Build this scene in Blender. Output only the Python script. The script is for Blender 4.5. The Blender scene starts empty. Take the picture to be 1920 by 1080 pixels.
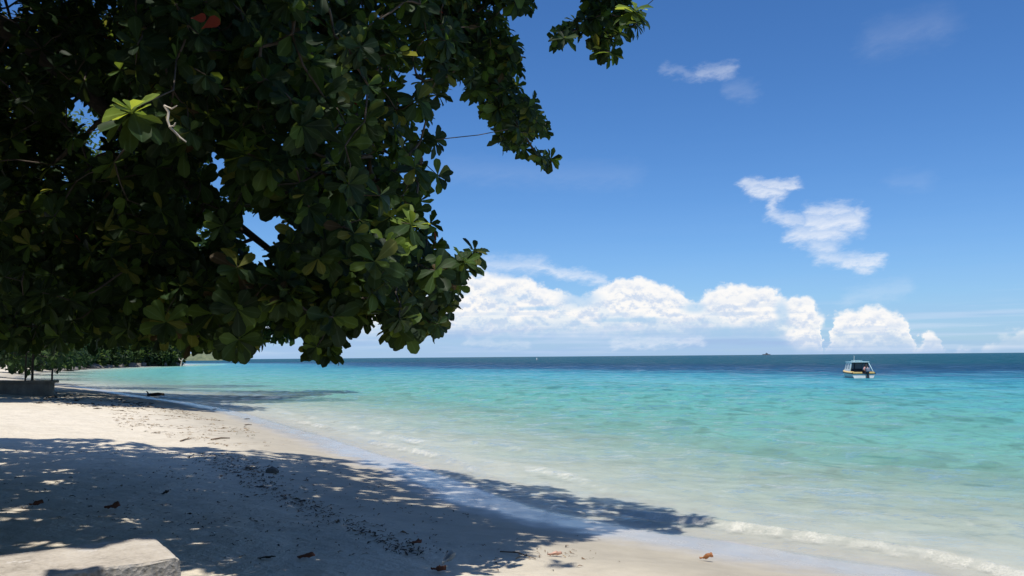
import bpy, bmesh, math, random
import numpy as np
from mathutils import Vector, Matrix

random.seed(7)
rng = np.random.default_rng(11)
R = math.radians
scene = bpy.context.scene
col = scene.collection

# ------------------------------------------------------------------ camera
CAM_H = 2.5
FPX = 1550.0                      # focal length in 1920-wide pixels
PITCH = math.atan(129.0 / FPX)
ROLL = math.atan(0.0083)
cam_d = bpy.data.cameras.new("camera")
cam = bpy.data.objects.new("camera", cam_d)
col.objects.link(cam)
scene.camera = cam
f_ = np.array([0, math.cos(PITCH), math.sin(PITCH)])
r0 = np.array([1.0, 0, 0])
u0 = np.cross(r0, f_)
r_ = r0 * math.cos(ROLL) - u0 * math.sin(ROLL)
u_ = np.cross(r_, f_)
C0 = np.array([0, 0, CAM_H])
cam.matrix_world = Matrix(((r_[0], u_[0], -f_[0], C0[0]), (r_[1], u_[1], -f_[1], C0[1]),
                           (r_[2], u_[2], -f_[2], C0[2]), (0, 0, 0, 1)))
cam_d.sensor_width = 36.0
cam_d.lens = 36.0 * FPX / 1920.0
cam_d.clip_start = 0.1
cam_d.clip_end = 60000.0
scene.render.resolution_x = 1024
scene.render.resolution_y = 576

def ray(px, py):
    d = f_ * FPX + r_ * (px - 960.0) + u_ * (540.0 - py)
    return d / np.linalg.norm(d)

def at(px, py, depth):
    """world point seen in the photograph at px, py and `depth` metres ahead"""
    d = f_ * FPX + r_ * (px - 960.0) + u_ * (540.0 - py)
    return C0 + d * (depth / FPX)

def at_z(px, py, z=0.0):
    d = ray(px, py)
    return C0 + d * ((z - CAM_H) / d[2])

def project(P):
    P = np.asarray(P, float) - C0
    dz = P @ f_
    dzs = np.where(np.abs(dz) < 1e-6, 1e-6, dz)
    return 960.0 + FPX * (P @ r_) / dzs, 540.0 - FPX * (P @ u_) / dzs, dz

# ------------------------------------------------------------------ tiny node language
class NT:
    def __init__(self, tree):
        self.t = tree
        self.n = tree.nodes
        self.l = tree.links
    def new(self, typ, **kw):
        nd = self.n.new(typ)
        for k, v in kw.items():
            setattr(nd, k, v)
        return nd
    def put(self, sock, v):
        if isinstance(v, E):
            v = v.s
        if isinstance(v, bpy.types.NodeSocket):
            self.l.new(v, sock)
        else:
            if hasattr(sock, "default_value"):
                if isinstance(v, (tuple, list)) and len(v) == 3 and sock.type == 'RGBA':
                    v = (*v, 1.0)
                sock.default_value = v
    def math(self, op, a, b=None, c=None, clamp=False):
        nd = self.new("ShaderNodeMath", operation=op, use_clamp=clamp)
        self.put(nd.inputs[0], a)
        if b is not None: self.put(nd.inputs[1], b)
        if c is not None: self.put(nd.inputs[2], c)
        return E(self, nd.outputs[0])
    def vmath(self, op, a, b=None, scale=None):
        nd = self.new("ShaderNodeVectorMath", operation=op)
        self.put(nd.inputs[0], a)
        if b is not None: self.put(nd.inputs[1], b)
        if scale is not None: self.put(nd.inputs["Scale"], scale)
        return nd.outputs[0]
    def comb(self, x, y, z):
        nd = self.new("ShaderNodeCombineXYZ")
        for i, v in enumerate((x, y, z)): self.put(nd.inputs[i], v)
        return nd.outputs[0]
    def sep(self, v):
        nd = self.new("ShaderNodeSeparateXYZ")
        self.put(nd.inputs[0], v)
        return [E(self, o) for o in nd.outputs]
    def noise(self, vec, scale, detail=2.0, rough=0.5, dist=0.0, color=False):
        nd = self.new("ShaderNodeTexNoise")
        self.put(nd.inputs["Vector"], vec)
        self.put(nd.inputs["Scale"], scale)
        self.put(nd.inputs["Detail"], detail)
        self.put(nd.inputs["Roughness"], rough)
        self.put(nd.inputs["Distortion"], dist)
        return nd.outputs[1] if color else E(self, nd.outputs[0])
    def vor(self, vec, scale, feature='F1', rand=1.0):
        nd = self.new("ShaderNodeTexVoronoi", feature=feature)
        self.put(nd.inputs["Vector"], vec)
        self.put(nd.inputs["Scale"], scale)
        self.put(nd.inputs["Randomness"], rand)
        return E(self, nd.outputs["Distance"])
    def smooth(self, v, a, b, lo=0.0, hi=1.0):
        nd = self.new("ShaderNodeMapRange", interpolation_type='SMOOTHSTEP')
        for i, x in enumerate((v, a, b, lo, hi)): self.put(nd.inputs[i], x)
        return E(self, nd.outputs[0])
    def lin(self, v, a, b, lo=0.0, hi=1.0):
        nd = self.new("ShaderNodeMapRange")
        for i, x in enumerate((v, a, b, lo, hi)): self.put(nd.inputs[i], x)
        return E(self, nd.outputs[0])
    def mixc(self, fac, a, b, blend='MIX'):
        nd = self.new("ShaderNodeMix", data_type='RGBA', blend_type=blend)
        self.put(nd.inputs[0], fac); self.put(nd.inputs[6], a); self.put(nd.inputs[7], b)
        return nd.outputs[2]
    def ramp(self, fac, stops, interp='LINEAR'):
        nd = self.new("ShaderNodeValToRGB")
        cr = nd.color_ramp
        cr.interpolation = interp
        while len(cr.elements) < len(stops): cr.elements.new(0.5)
        for e, (p, c) in zip(cr.elements, stops):
            e.position = p; e.color = (*c, 1.0)
        self.put(nd.inputs[0], fac)
        return nd.outputs[0]
    def attr(self, name):
        nd = self.new("ShaderNodeAttribute", attribute_name=name)
        return E(self, nd.outputs["Fac"])
    def curve(self, v, pts):
        nd = self.new("ShaderNodeFloatCurve")
        cv = nd.mapping.curves[0]
        while len(cv.points) < len(pts): cv.points.new(0.5, 0.5)
        for p, (x, y) in zip(cv.points, pts):
            p.location = (x, y); p.handle_type = 'VECTOR'
        nd.mapping.update()
        self.put(nd.inputs["Value"], v)
        return E(self, nd.outputs[0])

class E:
    def __init__(self, nt, s): self.nt = nt; self.s = s
    def _b(self, op, o): return self.nt.math(op, self, o)
    def __add__(self, o): return self._b('ADD', o)
    __radd__ = __add__
    def __sub__(self, o): return self._b('SUBTRACT', o)
    def __rsub__(self, o): return self.nt.math('SUBTRACT', o, self)
    def __mul__(self, o): return self._b('MULTIPLY', o)
    __rmul__ = __mul__
    def __truediv__(self, o): return self._b('DIVIDE', o)
    def max(self, o): return self._b('MAXIMUM', o)
    def min(self, o): return self._b('MINIMUM', o)

# ------------------------------------------------------------------ sun + sky
SUN_EL = R(67.0)
SH = np.array([0.28, 0.96]); SH /= np.linalg.norm(SH)          # shadows fall this way on the ground
sun_to = np.array([-SH[0] * math.cos(SUN_EL), -SH[1] * math.cos(SUN_EL), math.sin(SUN_EL)])
PER_H = SH / math.tan(SUN_EL)                                   # shadow shift per metre of height
sd = bpy.data.lights.new("sun", 'SUN')
sd.energy = 4.9
sd.angle = R(0.53)
sd.color = (1.0, 0.95, 0.87)
sun = bpy.data.objects.new("sun", sd)
col.objects.link(sun)
sun.rotation_euler = Vector(-sun_to).to_track_quat('-Z', 'Y').to_euler()

world = bpy.data.worlds.new("World")
scene.world = world
world.use_nodes = True
w = NT(world.node_tree)
for nd in list(w.n): w.n.remove(nd)
sky = w.new("ShaderNodeTexSky", sky_type='NISHITA')
sky.sun_disc = False
sky.sun_elevation = SUN_EL
sky.sun_rotation = math.atan2(sun_to[0], sun_to[1])
sky.altitude = 0.0
sky.air_density = 1.0
sky.dust_density = 0.15
sky.ozone_density = 2.2
SKY_K = 0.105

def ang(px, py):
    d = ray(px, py)
    return math.degrees(math.atan2(d[0], d[1])), math.degrees(math.asin(d[2]))

tc = w.new("ShaderNodeTexCoord")
dirv = w.vmath('NORMALIZE', tc.outputs["Generated"])
dx, dy, dz = w.sep(dirv)
az = w.math('ARCTAN2', dx, dy) * 57.29578
azr = az
az = w.math('PINGPONG', az + 34.0, 68.0) - 34.0                # bank mirrored round the unseen horizon, added to whiten the shade light
el = w.math('ARCSINE', dz) * 57.29578
ae = w.comb(az, el, 0.0)

skyc = w.mixc(1.0, sky.outputs[0], (0.60, 0.85, 1.20), 'MULTIPLY')
hsv = w.new("ShaderNodeHueSaturation")
hsv.inputs["Saturation"].default_value = 1.06
w.put(hsv.inputs["Color"], skyc)
skyc = hsv.outputs[0]

K = 1.0 / SKY_K                                                # cloud colours are given as seen
def seen(c, k=1.0): return tuple(x * K * k for x in c)
# thin white haze over the sea horizon
hz = w.math('EXPONENT', el.max(0.0) * -0.26)
streak = w.noise(w.comb(az * 0.055, el * 0.9, 3.0), 1.0, 5.0, 0.6)
streak2 = w.noise(w.comb(az * 0.10, el * 1.9, 9.0), 1.0, 4.0, 0.55)
skyc = w.mixc((hz * w.lin(streak, 0.3, 0.7, 0.50, 0.95)).min(0.85), skyc, seen((0.33, 0.525, 0.85)))
band = w.smooth(streak2, 0.47, 0.68) * w.smooth(el, 0.0, 0.4) * w.smooth(el, 4.6, 1.6)
skyc = w.mixc(band * 0.42, skyc, seen((0.66, 0.77, 0.95)))
band2 = w.smooth(streak, 0.52, 0.66) * w.smooth(el, 0.05, 0.5) * w.smooth(el, 2.8, 1.4)
skyc = w.mixc(band2 * 0.5, skyc, seen((0.34, 0.47, 0.74)))

# cumulus: a skyline of cloud tops against azimuth, billowed by noise
big = w.noise(w.comb(az * 0.42, el * 0.55, 0.0), 1.0, 3.0, 0.5)
bil = w.noise(w.comb(az * 0.75, el * 0.95, 5.0), 1.0, 9.0, 0.64)
cell = w.vor(w.comb(az + (bil - 0.5) * 0.9, el + (bil - 0.5) * 0.9, 0.0), 1.15)
cell2 = w.vor(w.comb(az + (bil - 0.5) * 0.5, el + (bil - 0.5) * 0.5, 2.0), 2.9)
tops = [(-200, 640), (300, 600), (560, 575), (700, 560), (800, 548), (850, 530), (880, 512), (930, 508), (985, 515), (1040, 540),
        (1085, 552), (1120, 542), (1150, 520), (1195, 514), (1240, 526), (1285, 552), (1302, 566), (1325, 542),
        (1365, 530), (1420, 530), (1448, 534), (1462, 556), (1490, 550), (1522, 556), (1536, 590), (1543, 640), (1551, 668),
        (1558, 620), (1568, 584), (1600, 576), (1645, 568), (1685, 582), (1706, 604), (1714, 650), (1722, 645), (1738, 612),
        (1757, 616), (1772, 650), (1830, 655), (1862, 640), (1884, 622), (1925, 606), (2080, 600), (2300, 640)]
AZ0, AZ1, ELM = -42.0, 42.0, 8.0
pts = []
for px, py in tops:
    a, e = ang(px, py)
    pts.append(((a - AZ0) / (AZ1 - AZ0), max(e, -0.3) / ELM + 0.05))
pts.sort()
pts = [(0.0, 0.1)] + pts + [(1.0, 0.06)]
wob = (bil - 0.5) * 1.5
topc = (w.curve(w.lin(az + (w.noise(w.comb(az * 1.1, el * 1.1, 12.0), 1.0, 5.0, 0.6) - 0.5) * 1.5, AZ0, AZ1), pts) - 0.05) * ELM
dens = topc - el + wob + (0.42 - cell) * 0.35 + (0.3 - cell2) * 0.12
azmask = w.smooth(az, -34.0, -12.0, 0.55, 1.0)
ca = w.smooth(dens, -0.08, 0.40) * azmask * w.smooth(az, ang(1800, 600)[0], ang(1900, 600)[0], 1.0, 0.45)
gap = None
for px, py, ra, re in [(1088, 560, 1.5, 0.75), (1302, 578, 0.9, 0.5), (965, 515, 1.8, 0.35), (1465, 585, 0.5, 0.9), (860, 548, 0.9, 0.35), (1180, 600, 3.0, 0.22), (1010, 578, 1.6, 0.18)]:
    a, e = ang(px, py)
    q = w.smooth(w.math('SQRT', (az + wob * 0.4 - a) * (az + wob * 0.4 - a) * (1 / ra ** 2) + (el + wob * 0.25 - e) * (el + wob * 0.25 - e) * (1 / re ** 2)), 1.3, 0.3)
    gap = q if gap is None else gap.max(q)
# the bank thins to a veil below its heads
body = w.smooth(big + (bil - 0.5) * 0.5, 0.36, 0.56)
ca = ca * w.smooth(dens, 0.5, 1.6, 1.0, 0.74).max(body)
low = w.smooth(az, ang(1440, 600)[0], ang(1500, 600)[0]) * 1.25
base = w.smooth(el + low + (streak2 - 0.5) * 1.8 + (bil - 0.5) * 1.0, 0.9, 2.5)
bil2 = w.noise(w.comb(az * 0.75, el * 0.95 + 0.28, 5.0), 1.0, 9.0, 0.64)
relief = (bil - bil2) * 2.2 + cell * 0.30 + big * 0.35
litc = w.mixc(w.smooth(relief, 0.16, 0.62), seen((0.985, 0.97, 0.95)), seen((0.62, 0.715, 0.87)))
litc = w.mixc(w.smooth(streak2 + (bil - 0.5) * 0.4, 0.50, 0.62) * w.smooth(el, 4.6, 2.6) * 0.55, litc, seen((0.60, 0.71, 0.88)))
litc = w.mixc(w.smooth(dens, 0.15, 1.3), seen((0.98, 0.97, 0.96)), litc)
litc = w.mixc(base, seen((0.40, 0.56, 0.84)), litc)
ca = ca * w.lin(base, 0.0, 1.0, 0.36, 1.0)
# solid cores for the brightest heads
core = None
for px, py, ra, re in [(890, 575, 2.3, 1.2), (1000, 580, 2.6, 0.9), (1190, 565, 3.4, 1.3), (1260, 590, 3.4, 0.8), (1390, 565, 2.6, 1.2), (1440, 585, 2.2, 0.9),
                       (1500, 590, 1.5, 1.3), (1500, 630, 1.2, 0.8), (1610, 605, 1.5, 0.9), (1660, 605, 1.2, 1.0)]:
    a, e = ang(px, py)
    q = 1.0 - w.math('SQRT', (az - a) * (az - a) * (1 / ra ** 2) + (el - e) * (el - e) * (1 / re ** 2))
    core = q if core is None else core.max(q)
ca = ca.max(w.smooth(core + wob * 1.0 + (0.4 - cell) * 0.3, -0.1, 0.35) * w.lin(base, 0.0, 1.0, 0.55, 1.0))
ca = ca * (1.0 - gap * 0.62)
skyc = w.mixc(ca, skyc, litc)

# wisps of cirrus: short streaks between two points, frayed by noise
def px_ang(p): return ang(*p)
wn = w.noise(w.comb(az * 0.45, el * 0.9, 20.0), 1.0, 6.0, 0.65)
wn2 = w.noise(w.comb(az * 0.7 - el * 0.5, el * 1.6 + az * 0.2, 30.0), 1.0, 6.0, 0.7)
fr1 = w.noise(w.comb(azr * 0.45 + el * 0.4, el * 2.4 - azr * 0.9, 44.0), 1.0, 6.0, 0.62)
azw = azr + (wn - 0.5) * 2.2 + (fr1 - 0.5) * 0.8
elw = el + (wn2 - 0.5) * 1.5 + (fr1 - 0.5) * 0.45
wis = None
segs = [((1400, 345), (1490, 347), 0.34, 0.85), ((1410, 356), (1460, 362), 0.46, 0.95), ((1445, 370), (1452, 392), 0.30, 0.75), ((1452, 402), (1500, 420), 0.42, 0.7),
        ((1520, 398), (1590, 396), 0.45, 0.85), ((1520, 420), (1600, 415), 0.62, 1.0), ((1495, 442), (1570, 438), 0.55, 0.95), ((1530, 462), (1555, 466), 0.5, 0.7), ((1540, 482), (1620, 490), 0.40, 0.7), ((1590, 492), (1650, 487), 0.34, 0.9), ((1605, 503), (1625, 505), 0.34, 0.8),
        ((1605, 420), (1612, 398), 0.40, 0.75),
        ((1310, 140), (1372, 130), 0.40, 0.40), ((1250, 130), (1310, 145), 0.30, 0.2), ((1375, 165), (1410, 175), 0.5, 0.12),
        ((1640, 75), (1760, 45), 0.9, 0.09), ((1680, 340), (1730, 338), 0.5, 0.07), ((840, 318), (1180, 330), 0.8, 0.07), ((1590, 560), (1690, 540), 0.5, 0.22), ((1150, 644), (1310, 640), 0.28, 0.6), ((880, 640), (990, 648), 0.25, 0.35),
        ((880, 500), (1010, 497), 0.55, 0.62), ((1000, 498), (1130, 528), 0.36, 0.75)]
for p, q, wd, op in segs:
    (a0, e0), (a1, e1) = px_ang(p), px_ang(q)
    L2 = (a1 - a0) ** 2 + (e1 - e0) ** 2
    t = ((azw - a0) * ((a1 - a0) / L2) + (elw - e0) * ((e1 - e0) / L2))
    t = w.math('MULTIPLY', t, 1.0, clamp=True)
    ddx = azw - a0 - t * (a1 - a0)
    ddy = elw - e0 - t * (e1 - e0)
    dd = w.math('SQRT', ddx * ddx + ddy * ddy)
    v = w.smooth(dd, wd * 1.9, wd * -0.35) * op
    wis = v if wis is None else wis.max(v)
wis = wis * w.lin(fr1 * 0.6 + wn2 * 0.4, 0.32, 0.62, 0.66, 1.1)
wis = (wis * 0.86).min(1.0)
veil = w.smooth(w.noise(w.vmath('MULTIPLY', dirv, (1.0, 2.6, 1.6)), 2.6, 7.0, 0.68, 0.5), 0.46, 0.72) * w.smooth(el, 26.0, 40.0) * 0.62  # unseen overhead veil, added so the shade gets whiter light
skyc = w.mixc(wis.max(veil), skyc, seen((0.87, 0.91, 0.985)))
bg = w.new("ShaderNodeBackground")
w.put(bg.inputs[0], skyc)
bg.inputs[1].default_value = SKY_K
out = w.new("ShaderNodeOutputWorld")
w.l.new(bg.outputs[0], out.inputs[0])
world.cycles.sampling_method = 'MANUAL'
world.cycles.sample_map_resolution = 1024

scene.view_settings.view_transform = 'Standard'
scene.view_settings.look = 'None'
scene.view_settings.exposure = 0.0
scene.view_settings.gamma = 1.0
scene.view_settings.use_curve_mapping = False
cy = scene.cycles
cy.max_bounces = 8
cy.diffuse_bounces = 4
cy.glossy_bounces = 3
cy.transmission_bounces = 4
cy.transparent_max_bounces = 16
cy.use_denoising = True
cy.caustics_reflective = False
cy.caustics_refractive = False

# ------------------------------------------------------------------ helpers
def mat(name):
    m = bpy.data.materials.new(name)
    m.use_nodes = True
    t = NT(m.node_tree)
    p = t.n.get("Principled BSDF")
    return m, t, p

def simple(name, c, rough=0.6, var=0.15, scale=8.0, bump=0.0, metal=0.0, coat=0.0, dark=None):
    m, t, p = mat(name)
    tcn = t.new("ShaderNodeTexCoord")
    n = t.noise(tcn.outputs["Object"], scale, 6.0, 0.6)
    d = dark or tuple(x * (1 - var) for x in c)
    l = tuple(min(1, x * (1 + var)) for x in c)
    t.put(p.inputs["Base Color"], t.ramp(n, [(0.3, d), (0.7, l)]))
    t.put(p.inputs["Roughness"], rough)
    p.inputs["Metallic"].default_value = metal
    p.inputs["Coat Weight"].default_value = coat
    if bump:
        b = t.new("ShaderNodeBump")
        b.inputs["Strength"].default_value = 1.0
        b.inputs["Distance"].default_value = bump
        t.put(b.inputs["Height"], n)
        t.l.new(b.outputs[0], p.inputs["Normal"])
    return m

def np_mesh(name, V, F, mats=(), mi=None, smooth=True, attrs=None):
    """V (n,3), F (m,k) -> mesh data, quickly"""
    V = np.asarray(V, np.float32); F = np.asarray(F, np.int32)
    me = bpy.data.meshes.new(name)
    me.vertices.add(len(V)); me.vertices.foreach_set("co", V.ravel())
    m, k = F.shape
    me.loops.add(m * k); me.loops.foreach_set("vertex_index", F.ravel())
    me.polygons.add(m)
    me.polygons.foreach_set("loop_start", np.arange(0, m * k, k, dtype=np.int32))
    me.polygons.foreach_set("loop_total", np.full(m, k, np.int32))
    for mm in mats: me.materials.append(mm)
    if mi is not None: me.polygons.foreach_set("material_index", np.asarray(mi, np.int32))
    me.polygons.foreach_set("use_smooth", np.full(m, smooth))
    for an, av in (attrs or {}).items():
        a = me.attributes.new(an, 'FLOAT', 'POINT')
        a.data.foreach_set("value", np.asarray(av, np.float32))
    me.update(calc_edges=True)
    me.validate()
    return me

def link(name, me, parent=None, loc=(0, 0, 0)):
    o = bpy.data.objects.new(name, me)
    col.objects.link(o)
    o.location = loc
    if parent is not None: o.parent = parent
    return o

def tag(o, label=None, cat=None, group=None, kind=None):
    if label: o["label"] = label
    if cat: o["category"] = cat
    if group: o["group"] = group
    if kind: o["kind"] = kind
    return o

def empty(name, loc, rz=0.0):
    o = bpy.data.objects.new(name, None)
    col.objects.link(o)
    o.location = loc
    o.rotation_euler = (0, 0, rz)
    o.empty_display_size = 0.3
    return o

def bm_obj(name, bm, m, parent=None, loc=(0, 0, 0), smooth=False):
    me = bpy.data.meshes.new(name)
    bmesh.ops.recalc_face_normals(bm, faces=bm.faces)
    bm.to_mesh(me); bm.free()
    for mm in (m if isinstance(m, (list, tuple)) else [m]): me.materials.append(mm)
    if smooth:
        for p in me.polygons: p.use_smooth = True
    return link(name, me, parent, loc)

def add_box(bm, c, s, rz=0.0, bevel=0.0):
    M = Matrix.Translation(c) @ Matrix.Rotation(rz, 4, 'Z') @ Matrix.Diagonal((*s, 1.0))
    g = bmesh.ops.create_cube(bm, size=1.0, matrix=M)
    if bevel:
        ed = list({e for v in g['verts'] for e in v.link_edges})
        bmesh.ops.bevel(bm, geom=ed, offset=bevel, segments=2, affect='EDGES', profile=0.7)

def tube(V, F, P, rad, n=6, cap=True):
    """append a tapered tube along the polyline P to lists V, F (quads)"""
    P = np.asarray(P, float)
    base = len(V)
    T = np.gradient(P, axis=0)
    T /= np.linalg.norm(T, axis=1, keepdims=True) + 1e-9
    a = np.array([0.31, 0.2, 0.93])
    for i, (p, t_) in enumerate(zip(P, T)):
        e1 = np.cross(t_, a); 
        if np.linalg.norm(e1) < 1e-3: e1 = np.cross(t_, [1, 0, 0])
        e1 /= np.linalg.norm(e1); e2 = np.cross(t_, e1)
        for k in range(n):
            th = 2 * math.pi * k / n
            V.append(p + rad[i] * (math.cos(th) * e1 + math.sin(th) * e2))
    for i in range(len(P) - 1):
        for k in range(n):
            k2 = (k + 1) % n
            F.append((base + i * n + k, base + i * n + k2, base + (i + 1) * n + k2, base + (i + 1) * n + k))
    if cap:
        V.append(P[-1] + T[-1] * rad[-1] * 0.5)
        c = len(V) - 1; b = base + (len(P) - 1) * n
        for k in range(n):
            F.append((b + k, b + (k + 1) % n, c, c))

def tube_obj(name, paths, m, parent=None, n=7, origin=(0, 0, 0)):
    V, F = [], []
    for P, rad in paths: tube(V, F, np.asarray(P) - np.asarray(origin), rad, n)
    bm = bmesh.new()
    vs = [bm.verts.new(v) for v in V]
    for q in F:
        ids = list(dict.fromkeys(q))
        try: bm.faces.new([vs[i] for i in ids])
        except ValueError: pass
    return bm_obj(name, bm, m, parent, smooth=True)

# value noise for geometry
def vnoise(x, y, seed=0):
    r = np.random.default_rng(seed); T = r.random((256, 256))
    xi = np.floor(x).astype(int); yi = np.floor(y).astype(int)
    fx = x - xi; fy = y - yi
    fx = fx * fx * (3 - 2 * fx); fy = fy * fy * (3 - 2 * fy)
    g = lambda a, b: T[a & 255, b & 255]
    return (g(xi, yi) * (1 - fx) + g(xi + 1, yi) * fx) * (1 - fy) + (g(xi, yi + 1) * (1 - fx) + g(xi + 1, yi + 1) * fx) * fy

def fbm(x, y, seed=0, oct=4, gain=0.5):
    v = np.zeros_like(x, float); a = 1.0; tot = 0
    for i in range(oct):
        v += a * vnoise(x * 2 ** i + 17.3 * i, y * 2 ** i - 9.1 * i, seed + i); tot += a; a *= gain
    return v / tot

def in_poly(x, y, poly):
    x = np.asarray(x, float); y = np.asarray(y, float)
    c = np.zeros(x.shape, bool)
    n = len(poly)
    for i in range(n):
        x0, y0 = poly[i]; x1, y1 = poly[(i + 1) % n]
        hit = ((y0 > y) != (y1 > y)) & (x < (x1 - x0) * (y - y0) / (y1 - y0 + 1e-12) + x0)
        c ^= hit
    return c

def seg_dist(x, y, pts):
    d2 = np.full(np.shape(x), 1e18)
    for (x0, y0), (x1, y1) in zip(pts[:-1], pts[1:]):
        vx, vy = x1 - x0, y1 - y0
        t = np.clip(((x - x0) * vx + (y - y0) * vy) / (vx * vx + vy * vy + 1e-12), 0, 1)
        d2 = np.minimum(d2, (x - x0 - t * vx) ** 2 + (y - y0 - t * vy) ** 2)
    return np.sqrt(d2)

# ------------------------------------------------------------------ shoreline and beach profile
edge_px = [(1780, 1082), (1620, 1058), (1460, 1034), (1320, 1012), (1200, 994), (1090, 974), (1000, 954), (900, 924), (830, 894), (750, 866), (680, 846), (600, 818),
           (520, 794), (435, 770), (350, 754), (270, 744), (180, 729), (110, 719), (30, 709), (58, 703), (100, 696), (200, 690), (320, 686), (338, 684)]
shore = [(22.0, -30.0), (14.0, -12.0), (8.0, 1.0)] + [tuple(at_z(*p)[:2]) for p in edge_px]
x_, y_ = shore[-1]
shore += [(x_ - 14, y_ + 60), (x_ - 120, y_ + 160), (x_ - 300, y_ + 400), (x_ - 700, y_ + 900), (-1500, 1500)]
# smooth it (Chaikin)
for _ in range(2):
    q = [shore[0]]
    for a, b in zip(shore[:-1], shore[1:]):
        q += [(a[0] * .75 + b[0] * .25, a[1] * .75 + b[1] * .25), (a[0] * .25 + b[0] * .75, a[1] * .25 + b[1] * .75)]
    shore = q + [shore[-1]]
land_poly = shore + [(-4000, 1500), (-4000, -200), (16, -200)]

def shore_s(x, y):
    d = seg_dist(x, y, shore)
    return np.where(in_poly(x, y, land_poly), -d, d)

DEP_S = [0, 1.2, 3, 8, 15, 32, 62, 88, 114, 148, 210, 400, 2000, 1e6]
DEP_D = [0, .05, .12, .32, .66, 1.2, 1.85, 2.35, 3.2, 4.4, 7, 12, 22, 40]
def ground_z(x, y, s=None):
    x = np.asarray(x, float); y = np.asarray(y, float)
    if s is None: s = shore_s(x, y)
    wig = (fbm(x * 0.5, y * 0.5, 3, 3) - 0.5)
    sl = np.minimum(s, 0); sl = np.where(sl > -1.2, sl * 0.45, sl + 0.66)
    land = 1.05 * (1 - np.exp(sl / 7.0)) + np.clip(-s - 20, 0, 60) * 0.02
    rel = np.clip(-s / 3.0, 0.06, 1)
    rough = wig * 0.12 * rel + (fbm(x * 2.3, y * 2.3, 9, 3) - 0.5) * 0.055 * np.clip((-s - 1.5) / 3.0, 0.0, 1)
    z = np.where(s < 0, land, -np.interp(s, DEP_S, DEP_D))
    return z + np.where(s < 0, rough, wig * 0.10 * np.clip(s / 2.0, 0.36, 1))

def on_ground(px, py):
    z = 0.5
    for _ in range(25):
        p = at_z(px, py, z)
        z = 0.5 * z + 0.5 * float(ground_z(p[0:1], p[1:2])[0])
    return at_z(px, py, z)

def fan(ys, us, k=6.0):
    Y, U = np.meshgrid(ys, us, indexing='ij')
    X = U * (np.maximum(Y, 3.0) + k)
    n, m = Y.shape
    idx = np.arange(n * m).reshape(n, m)
    F = np.stack([idx[:-1, :-1], idx[:-1, 1:], idx[1:, 1:], idx[1:, :-1]], -1).reshape(-1, 4)
    return X.ravel(), Y.ravel(), F

def geo(a, b, r):
    n = max(2, int(math.log(b / a) / r))
    return a * np.exp(np.linspace(0, math.log(b / a), n))

# ---- beach sand, running on under the shallow water as the sea bed
ys = np.concatenate([np.linspace(-60, 1.5, 30), np.linspace(1.7, 3.9, 30), geo(4.0, 60.0, 0.008), geo(60.5, 900, 0.03)])
us = np.concatenate([np.linspace(-2.2, -0.74, 40), np.linspace(-0.735, 0.62, 260), np.linspace(0.64, 1.6, 25)])
X, Y, F = fan(ys, us)
S = shore_s(X, Y)
Z = ground_z(X, Y, S)
m_sand, t, p = mat("beach sand")
geo_n = t.new("ShaderNodeNewGeometry")
pos = geo_n.outputs["Position"]
s_ = t.attr("shore")
edge = t.noise(pos, 0.55, 4.0, 0.6)
dry = t.smooth(s_ * -1.0 + (edge - 0.5) * 2.0, 1.7, 5.6)
soak = t.smooth(s_ * -1.0 + (edge - 0.5) * 1.3 + (t.noise(pos, 2.2, 4.0, 0.6) - 0.5) * 0.6, 1.60, 0.55)
n1 = t.noise(pos, 1.7, 6.0, 0.62)
n2 = t.noise(pos, 14.0, 4.0, 0.65)
n3 = t.noise(pos, 120.0, 2.0, 0.6)
cdry = t.ramp(n1 * 0.5 + n2 * 0.3 + n3 * 0.2, [(0.34, (0.55, 0.485, 0.38)), (0.52, (0.67, 0.60, 0.48)), (0.68, (0.74, 0.67, 0.55))])
cdamp = t.ramp(n1 * 0.6 + n3 * 0.4, [(0.35, (0.36, 0.325, 0.26)), (0.65, (0.47, 0.425, 0.335))])
cwet = t.ramp(n1, [(0.3, (0.40, 0.375, 0.325)), (0.7, (0.48, 0.45, 0.39))])
c = t.mixc(dry, cdamp, cdry)
c = t.mixc(soak, c, cwet)
fleck = t.smooth(t.noise(pos, 30.0, 3.0, 0.7), 0.66, 0.73) * t.smooth(n1, 0.45, 0.62) * dry
c = t.mixc(fleck * 0.55, c, (0.16, 0.115, 0.07))
c = t.mixc(t.smooth(s_, 0.1, 1.6), c, t.ramp(n1, [(0.3, (0.47, 0.45, 0.395)), (0.7, (0.56, 0.535, 0.475))]))
t.put(p.inputs["Base Color"], c)
gloss = soak * t.smooth(s_, 0.35, 0.02) * t.lin(t.noise(t.comb(t.sep(pos)[0], t.sep(pos)[1] * 0.6, 0.0), 2.6, 5.0, 0.65), 0.35, 0.65, 0.80, 1.0)                          # the film of water shines; the bed under water does not
t.put(p.inputs["Roughness"], t.lin(gloss, 0.0, 1.0, 0.92, 0.15))
t.put(p.inputs["Specular IOR Level"], t.lin(gloss, 0.0, 1.0, 0.12, 0.55))
b1 = t.new("ShaderNodeBump"); b1.inputs["Distance"].default_value = 0.055
lum = t.vor(pos, 3.1) * 0.6 + n2 * 0.55 + t.noise(pos, 5.0, 5.0, 0.6) * 0.9
t.put(b1.inputs["Height"], lum)
t.put(b1.inputs["Strength"], t.lin(dry, 0.0, 1.0, 0.05, 0.85))
b2 = t.new("ShaderNodeBump"); b2.inputs["Distance"].default_value = 0.004
t.put(b2.inputs["Height"], n3); t.put(b2.inputs["Strength"], t.lin(soak, 0.0, 1.0, 0.7, 0.02))
t.l.new(b1.outputs[0], b2.inputs["Normal"]); t.l.new(b2.outputs[0], p.inputs["Normal"])
keep = (S[F].min(1) < 110)
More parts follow.
